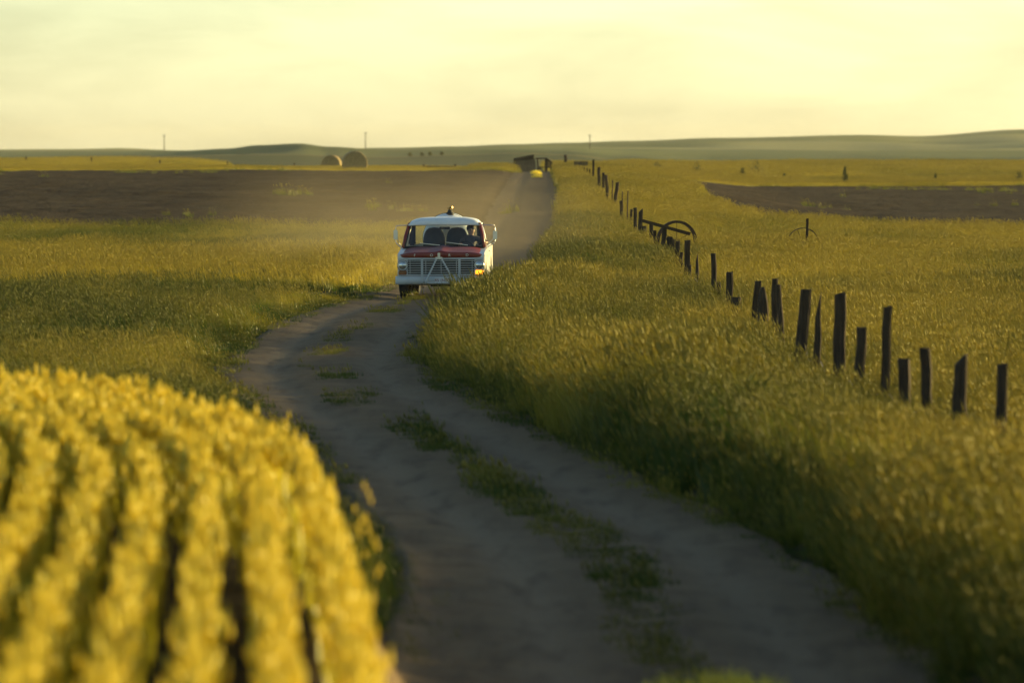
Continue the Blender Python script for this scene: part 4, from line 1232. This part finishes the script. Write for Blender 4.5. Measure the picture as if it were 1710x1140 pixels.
# guards and folded A-shaped tow bar
for s in (-1, 1):
    MB().box((s * 0.415, -0.205, 0.69), (0.052, 0.035, 0.56)).build('grille_guard', M['front'], truck, bevel=0.008)
tb = MB().tube([(-0.34, -0.245, 0.415), (0.32, -0.245, 0.415)], 0.018, 8).build('tow_bar', M['front'], truck)
MB().tube([(-0.335, -0.245, 0.43), (-0.09, -0.225, 0.955)], 0.020, 8).build('strut', M['front'], tb)
MB().tube([(0.315, -0.245, 0.43), (0.015, -0.225, 0.955)], 0.020, 8).build('strut', M['front'], tb)
MB().box((-0.04, -0.20, 0.965), (0.16, 0.05, 0.045)).box((-0.04, -0.19, 1.03), (0.055, 0.05, 0.10)).build('coupler', M['chrome'], tb, bevel=0.008)
MB().tube([(-0.42, -0.15, 0.40), (-0.42, -0.17, 0.33), (-0.40, -0.20, 0.31), (-0.38, -0.17, 0.33)], 0.014, 6).build('tow_hook', M['brass'], truck)

# cab: cowl, pillars, roof, glass
MB().box((0, 1.38, 1.135), (1.80, 0.20, 0.06)).build('cowl', M['black'], truck, bevel=0.01)
MB().box((0, 1.60, 1.10), (1.74, 0.34, 0.10)).build('dashboard', M['dark'], truck, bevel=0.03)
MB().box((0, 1.36, 0.80), (1.76, 0.05, 0.62)).build('firewall', M['dark'], truck)
MB().box((0, 2.10, 0.60), (1.76, 1.45, 0.05)).build('cab_floor', M['dark'], truck)
roof_rows = []
for y in np.linspace(1.66, 2.90, 15):
    row = []; ty_ = (y - 2.28) / 0.62
    for x in np.linspace(-0.815, 0.815, 23):
        tx_ = x / 0.815
        hgt_ = max(0.0, 1 - abs(tx_) ** 5) ** 0.5 * max(0.0, 1 - abs(ty_) ** 6) ** 0.5
        row.append((x, y, 1.665 + 0.145 * hgt_ + 0.02 * (1 - tx_ * tx_) * (1 - ty_ ** 4)))
    roof_rows.append(row)
MB().loft(roof_rows, cap=False, closed=False).build('roof', M['white'], truck, sm=True).modifiers.new('thickness', 'SOLIDIFY').thickness = 0.03
for s in (-1, 1):
    MB().tube([(s * 0.905, 1.36, 1.14), (s * 0.86, 1.55, 1.42), (s * 0.785, 1.76, 1.69)], [0.05, 0.042, 0.04], 10).build('windscreen_pillar', M['red'], truck, sm=True)
    MB().tube([(s * 0.90, 2.48, 1.18), (s * 0.85, 2.52, 1.45), (s * 0.785, 2.56, 1.69)], [0.04, 0.035, 0.035], 8).build('door_pillar', M['cream'], truck, sm=True)
    MB().extrude_x([(2.60, 1.18), (2.84, 1.18), (2.80, 1.69), (2.60, 1.69)], s * 0.70, s * 0.86).build('rear_corner', M['dark'], truck, bevel=0.03)
    MB().tube([(s * 0.815, 1.75, 1.675), (s * 0.815, 2.6, 1.675)], 0.02, 6).build('drip_rail', M['white'], truck)
    MB().tube([(s * 0.885, 1.68, 1.19), (s * 0.835, 1.80, 1.45), (s * 0.80, 1.90, 1.66)], 0.011, 6).build('vent_bar', M['chrome'], truck)
def ws(x, t_):   # point on the windscreen, x across, t_ up
    hw = 0.875 + (0.765 - 0.875) * t_
    return (x * hw, 1.345 + 0.40 * t_ - 0.05 * (1 - x * x), 1.175 + 0.50 * t_)
g_rows = [[ws(x, t_) for x in np.linspace(-1, 1, 15)] for t_ in np.linspace(0, 1, 6)]
glass = MB().loft(g_rows, cap=False, closed=False).build('windscreen', M['glass'], truck, sm=True)
per = [ws(x, 0) for x in np.linspace(-1, 1, 15)] + [ws(1, t_) for t_ in (0.33, 0.66)] + [ws(x, 1) for x in np.linspace(1, -1, 15)] + [ws(-1, t_) for t_ in (0.66, 0.33)] + [ws(-1, 0)]
MB().tube(per, 0.022, 6).build('rubber_seal', M['black'], glass)
for a, b in (((-0.10, 0.02), (-0.62, 0.13)), ((0.62, 0.02), (0.05, 0.17))):
    p, q = Vector(ws(*a)), Vector(ws(*b)); off_ = Vector((0, -0.03, 0.02))
    w = MB().tube([p + off_ * 1.5, q + off_], [0.010, 0.006], 5).build('wiper', M['chrome'], truck)
    MB().tube([p.lerp(q, 0.25) + off_ * 0.6, q + (q - p) * 0.35 + off_ * 0.6], 0.007, 5).build('wiper_blade', M['black'], w)
MB().box((0, 2.81, 0.83), (1.74, 0.05, 0.75)).build('rear_wall', M['cream'], truck)
MB().box((0, 2.80, 1.68), (1.50, 0.06, 0.09)).build('rear_header', M['dark'], truck)
MB().add([(-0.70, 2.80, 1.20), (0.70, 2.80, 1.20), (0.70, 2.80, 1.64), (-0.70, 2.80, 1.64)], [(0, 1, 2, 3)]).build('rear_window', M['glass'], truck)
MB().box((0.0, 1.86, 1.585), (0.24, 0.02, 0.06)).build('rearview_mirror', M['black'], truck, bevel=0.01)
# seats
for x in (-0.27, 0.25):
    prof = []
    for k in range(20):
        a = 2 * math.pi * k / 20
        cx, sz = math.cos(a), math.sin(a)
        prof.append((0.25 * math.copysign(abs(cx) ** 0.65, cx), 0.40 * math.copysign(abs(sz) ** 0.75, sz)))
    rr = [[(x + px * f, yy + 0.12 * (pz / 0.4), 1.19 + pz * f) for px, pz in prof] for yy, f in ((2.34, 0.88), (2.36, 0.98), (2.46, 1.0), (2.48, 0.9))]
    MB().loft(rr).build('seat_back', M['seat'], truck, sm=True)
MB().box((0, 2.12, 0.80), (1.60, 0.52, 0.16)).build('seat_cushion', M['seat'], truck, bevel=0.04)
st = MB().lathe([(0.205 + 0.014 * math.cos(a), 0.014 * math.sin(a)) for a in np.linspace(0, 2 * math.pi, 9)], n=28).build('steering_wheel', M['black'], truck, sm=True)
st.location = (0.46, 1.83, 1.12); st.rotation_euler = (math.radians(50), 0, 0)
MB().tube([(-0.20, 0, 0), (0.20, 0, 0)], 0.012, 6).tube([(0, 0, 0), (0, 0.0, -0.32)], 0.022, 6).build('steering_column', M['black'], st)
# door mirrors on tube brackets
for s, mx_, top_, hh in ((-1, 1.085, 1.45, 0.215), (1, 1.15, 1.43, 0.20)):
    mr = MB().box((s * mx_, 1.46, top_), (0.095, 0.03, hh)).build('door_mirror', M['chrome'], truck, bevel=0.012)
    MB().tube([(s * 0.83, 1.72, 1.655), (s * 0.95, 1.60, 1.655), (s * (mx_ - 0.02), 1.50, 1.65), (s * mx_, 1.48, 1.60), (s * mx_, 1.48, 1.30),
               (s * (mx_ - 0.03), 1.46, 1.25), (s * 0.93, 1.40, 1.13)], 0.010, 6).build('bracket', M['chrome'], mr)
    MB().tube([(s * (mx_ - 0.03), 1.47, 1.36), (s * 0.94, 1.50, 1.16)], 0.008, 5).build('brace', M['chrome'], mr)
# running gear
MB().box((-0.40, 2.6, 0.52), (0.09, 4.9, 0.13)).box((0.40, 2.6, 0.52), (0.09, 4.9, 0.13)).build('frame_rails', M['dark'], truck)
MB().tube([(-0.76, 0.78, 0.385), (0.76, 0.78, 0.385)], 0.05, 8).build('front_axle', M['dark'], truck)
MB().tube([(-0.76, 4.10, 0.385), (0.76, 4.10, 0.385)], 0.055, 8).build('rear_axle', M['dark'], truck)
MB().box((0, 0.95, 0.44), (0.62, 0.6, 0.26)).build('oil_sump', M['dark'], truck, bevel=0.04)
MB().lathe([(0, -0.14), (0.10, -0.12), (0.15, 0), (0.10, 0.12), (0, 0.14)], (0.0, 4.1, 0.385), axis='y', n=14).build('differential', M['dark'], truck, sm=True)
tyre_prof = [(0.20, -0.085), (0.24, -0.100), (0.33, -0.110), (0.368, -0.098), (0.383, -0.075), (0.385, -0.045), (0.374, -0.040), (0.374, -0.030), (0.387, -0.026), (0.387, -0.006), (0.375, -0.003),
             (0.375, 0.003), (0.387, 0.006), (0.387, 0.026), (0.374, 0.030), (0.374, 0.040), (0.385, 0.045), (0.383, 0.075), (0.368, 0.098), (0.33, 0.110), (0.24, 0.100), (0.20, 0.085), (0.20, -0.085)]
for x, y, st_ in ((-0.80, 0.78, 0.20), (0.80, 0.78, 0.20), (-0.79, 4.10, 0), (0.79, 4.10, 0)):
    wh = empty('wheel', (x, y, 0.387)); wh.parent = truck; wh.rotation_euler = (0, 0, -st_)
    MB().lathe(tyre_prof, axis='x', n=40).build('tyre', M['black'], wh, sm=True)
    sgn = 1 if x > 0 else -1
    MB().lathe([(0.20, -0.08), (0.205, 0.08), (0.19, 0.085), (0.17, 0.05), (0.10, 0.055), (0.07, 0.09), (0, 0.095)] if sgn > 0 else
               [(0.20, 0.08), (0.205, -0.08), (0.19, -0.085), (0.17, -0.05), (0.10, -0.055), (0.07, -0.09), (0, -0.095)], axis='x', n=24).build('rim', M['white'], wh, sm=True)

# white tank lying in the bed
tank = empty('water_tank', (TX0, TY0, TZ0)); tank.rotation_euler = truck.rotation_euler
R_ = 0.56
prof = [(0, 3.02), (0.20, 3.03), (0.38, 3.07), (0.49, 3.13), (0.55, 3.22), (R_, 3.30)] + [(R_, 3.30 + 0.35 * k) for k in range(1, 4)] + [(0.55, 4.43), (0.49, 4.52), (0.38, 4.58), (0.20, 4.62), (0, 4.63)]
MB().lathe(prof, (0, 0, 1.325), axis='y', n=48).build('shell', M['white'], tank, sm=True, weld=True)
for yy in (3.4, 4.2):
    MB().lathe([(R_ + 0.004, yy - 0.02), (R_ + 0.012, yy - 0.015), (R_ + 0.012, yy + 0.015), (R_ + 0.004, yy + 0.02)], (0, 0, 1.325), axis='y', n=48).build('strap', M['dark'], tank)
    MB().extrude_x([(yy - 0.05, 0.70), (yy + 0.05, 0.70), (yy + 0.05, 0.95), (yy - 0.05, 0.95)], -0.42, 0.42).build('cradle', M['dark'], tank)
MB().lathe([(0, 1.83), (0.10, 1.85), (0.085, 1.90), (0.05, 1.93), (0.05, 1.97), (0, 1.98)], (0.06, 3.28, 0), n=16).build('filler_neck', M['black'], tank, sm=True)
MB().tube([(0.06, 3.28, 1.96), (0.06, 3.26, 2.02), (0.12, 3.22, 2.03)], 0.025, 7).tube([(0.0, 3.28, 2.01), (0.06, 3.28, 1.99)], 0.012, 6).build('valve', M['brass'], tank)
tag(tank, 'white cylindrical water tank with dark valve lying in the pickup bed', 'tank')

# driver
def person():
    J = {'pelvis': (0.53, 2.22, 0.95, 0.14), 'belly': (0.54, 2.25, 1.08, 0.135), 'chest': (0.555, 2.26, 1.24, 0.145), 'collar': (0.565, 2.25, 1.36, 0.085), 'neck': (0.57, 2.235, 1.42, 0.052),
         'jaw': (0.575, 2.205, 1.475, 0.068), 'skull': (0.58, 2.22, 1.555, 0.088), 'crown': (0.58, 2.23, 1.615, 0.058),
         'shoL': (0.73, 2.25, 1.335, 0.062), 'elbL': (0.985, 2.12, 1.235, 0.046), 'wriL': (0.93, 1.92, 1.255, 0.032), 'palL': (0.90, 1.85, 1.255, 0.034),
         'shoR': (0.40, 2.25, 1.335, 0.062), 'elbR': (0.31, 2.08, 1.12, 0.046), 'wriR': (0.335, 1.90, 1.20, 0.032), 'palR': (0.345, 1.835, 1.225, 0.034),
         'hipL': (0.63, 2.20, 0.93, 0.09), 'kneL': (0.64, 1.78, 1.00, 0.068), 'ankL': (0.62, 1.52, 0.70, 0.045), 'toeL': (0.62, 1.42, 0.66, 0.04),
         'hipR': (0.43, 2.20, 0.93, 0.09), 'kneR': (0.40, 1.78, 1.00, 0.068), 'ankR': (0.40, 1.52, 0.70, 0.045), 'toeR': (0.40, 1.42, 0.66, 0.04)}
    E = [('pelvis', 'belly'), ('belly', 'chest'), ('chest', 'collar'), ('collar', 'neck'), ('neck', 'jaw'), ('jaw', 'skull'), ('skull', 'crown'),
         ('collar', 'shoL'), ('shoL', 'elbL'), ('elbL', 'wriL'), ('wriL', 'palL'), ('collar', 'shoR'), ('shoR', 'elbR'), ('elbR', 'wriR'), ('wriR', 'palR'),
         ('pelvis', 'hipL'), ('hipL', 'kneL'), ('kneL', 'ankL'), ('ankL', 'toeL'), ('pelvis', 'hipR'), ('hipR', 'kneR'), ('kneR', 'ankR'), ('ankR', 'toeR')]
    J['nose'] = (0.575, 2.118, 1.535, 0.012); E.append(('skull', 'nose'))
    for sd, sx in (('L', 1), ('R', -1)):
        J['ear' + sd] = (0.58 + sx * 0.090, 2.235, 1.54, 0.014); E.append(('skull', 'ear' + sd))
        px, py, pz, _ = J['pal' + sd]
        for k in range(4):      # four fingers curled over what the hand rests on, thumb from the side of the palm
            a = (px + (k - 1.5) * 0.02, py - 0.045, pz + 0.004, 0.009); b = (a[0], a[1] - (0.028 if k in (1, 2) else 0.02), a[2] - 0.028, 0.008)
            J['f%s%d' % (sd, k)] = a; J['g%s%d' % (sd, k)] = b
            E += [('pal' + sd, 'f%s%d' % (sd, k)), ('f%s%d' % (sd, k), 'g%s%d' % (sd, k))]
        J['t' + sd] = (px - sx * 0.042, py - 0.01, pz + 0.005, 0.010); J['u' + sd] = (px - sx * 0.05, py - 0.04, pz - 0.01, 0.009)
        E += [('pal' + sd, 't' + sd), ('t' + sd, 'u' + sd)]
    nm = list(J); me = bpy.data.meshes.new('person')
    me.from_pydata([J[k][:3] for k in nm], [(nm.index(a), nm.index(b)) for a, b in E], [])
    o = bpy.data.objects.new('person', me); COL.objects.link(o)
    o.modifiers.new('skin', 'SKIN'); sv = me.skin_vertices[0].data
    for k, key in enumerate(nm):
        sv[k].radius = (J[key][3], J[key][3]); sv[k].use_root = (key == 'pelvis')
    sd = o.modifiers.new('sub', 'SUBSURF'); sd.levels = 2; sd.render_levels = 2
    dg = bpy.context.evaluated_depsgraph_get(); dg.update()
    m2 = bpy.data.meshes.new_from_object(o.evaluated_get(dg)); bpy.data.objects.remove(o)
    m2.materials.clear(); m2.materials.append(M['shirt']); m2.materials.append(M['skin'])
    for p in m2.polygons:
        c_ = p.center; p.use_smooth = True
        skin = c_.z > 1.415 or min((c_ - Vector(J[k][:3])).length for k in ('palL', 'palR')) < 0.11
        p.material_index = 1 if skin else 0
    o = link_mesh('person', m2); o.location = (TX0, TY0, TZ0); o.rotation_euler = truck.rotation_euler
    hr = MB().lathe([(0.101, -0.02), (0.104, 0.02), (0.097, 0.06), (0.065, 0.098), (0.0, 0.112)], (0.58, 2.245, 1.555), n=20).build('hair', M['hair'], o, sm=True)
    for sx in (-1, 1):
        MB().lathe([(0, -0.011), (0.009, -0.008), (0.012, 0), (0.009, 0.008), (0, 0.011)], (0.577 + sx * 0.032, 2.138, 1.552), axis='y', n=8).build('eye', M['hair'], o)
    MB().box((0.576, 2.138, 1.478), (0.045, 0.012, 0.009)).build('mouth', M['plate_text'], o)
    tag(o, 'driver in dark shirt at the wheel, one elbow out of the pickup window', 'person')
person()

# ------------------------------------------------------------------ dust thrown up behind the pickup, and the haze of the plain
def dust(name, label, c, r, dens, seed):
    bm = bmesh.new(); bmesh.ops.create_icosphere(bm, subdivisions=3, radius=1.0)
    me = bpy.data.meshes.new(name); bm.to_mesh(me); bm.free()
    t = NT(name + '_volume')
    tc = t.new('TexCoord').outputs['Object']
    ln = t.new('VectorMath', operation='LENGTH'); t.link(tc, ln.inputs[0])
    fall = t.rng(ln.outputs['Value'], 0.15, 0.98, 1.0, 0.0)
    mp = t.new('Mapping'); mp.inputs['Location'].default_value = (seed, seed * 2, 0); mp.inputs['Scale'].default_value = (r[0] * 0.35, r[1] * 0.12, r[2] * 0.5)
    t.link(tc, mp.inputs[0])
    nz = t.new('TexNoise'); nz.inputs['Scale'].default_value = 1.0; nz.inputs['Detail'].default_value = 3; t.link(mp.outputs[0], nz.inputs['Vector'])
    nf = t.rng(nz.outputs['Fac'], 0.35, 0.68, 0.15, 1.0)
    m1 = t.new('Math', operation='MULTIPLY'); t.link(fall, m1.inputs[0]); t.link(nf, m1.inputs[1])
    m2 = t.new('Math', operation='MULTIPLY'); t.link(m1.outputs[0], m2.inputs[0]); m2.inputs[1].default_value = dens
    pv = t.new('VolumePrincipled'); pv.inputs['Color'].default_value = (0.82, 0.68, 0.42, 1); pv.inputs['Anisotropy'].default_value = 0.35
    t.link(m2.outputs[0], pv.inputs['Density']); t.link(pv.outputs[0], t.out.inputs['Volume'])
    o = link_mesh(name, me, t.m); o.location = c; o.scale = r
    tag(o, label, 'dust', kind='stuff')
dust('dust_cloud', 'golden dust drifting off the track behind the pickup', (-3.2, 152, 0.9), (6.5, 24, 2.6), 0.016, 3.1)
dust('dust_cloud', 'low dust along the track up to the crest', (0.2, 205, 0.9), (5.0, 55, 2.2), 0.0018, 8.4)

hz = bpy.data.meshes.new('haze')
bm = bmesh.new(); bmesh.ops.create_cube(bm, size=1.0); bm.to_mesh(hz); bm.free()
t = NT('haze_air')
pv = t.new('VolumePrincipled'); pv.inputs['Color'].default_value = (0.86, 0.82, 0.66, 1); pv.inputs['Density'].default_value = 0.00005; pv.inputs['Anisotropy'].default_value = 0.2
t.link(pv.outputs[0], t.out.inputs['Volume'])
haze = link_mesh('haze', hz, t.m)
haze.scale = (6200, 7200, 56); haze.location = (0, 3560, -6)      # from z = -34 to z = 22
tag(haze, 'thin evening haze over the whole plain', 'haze', kind='stuff')
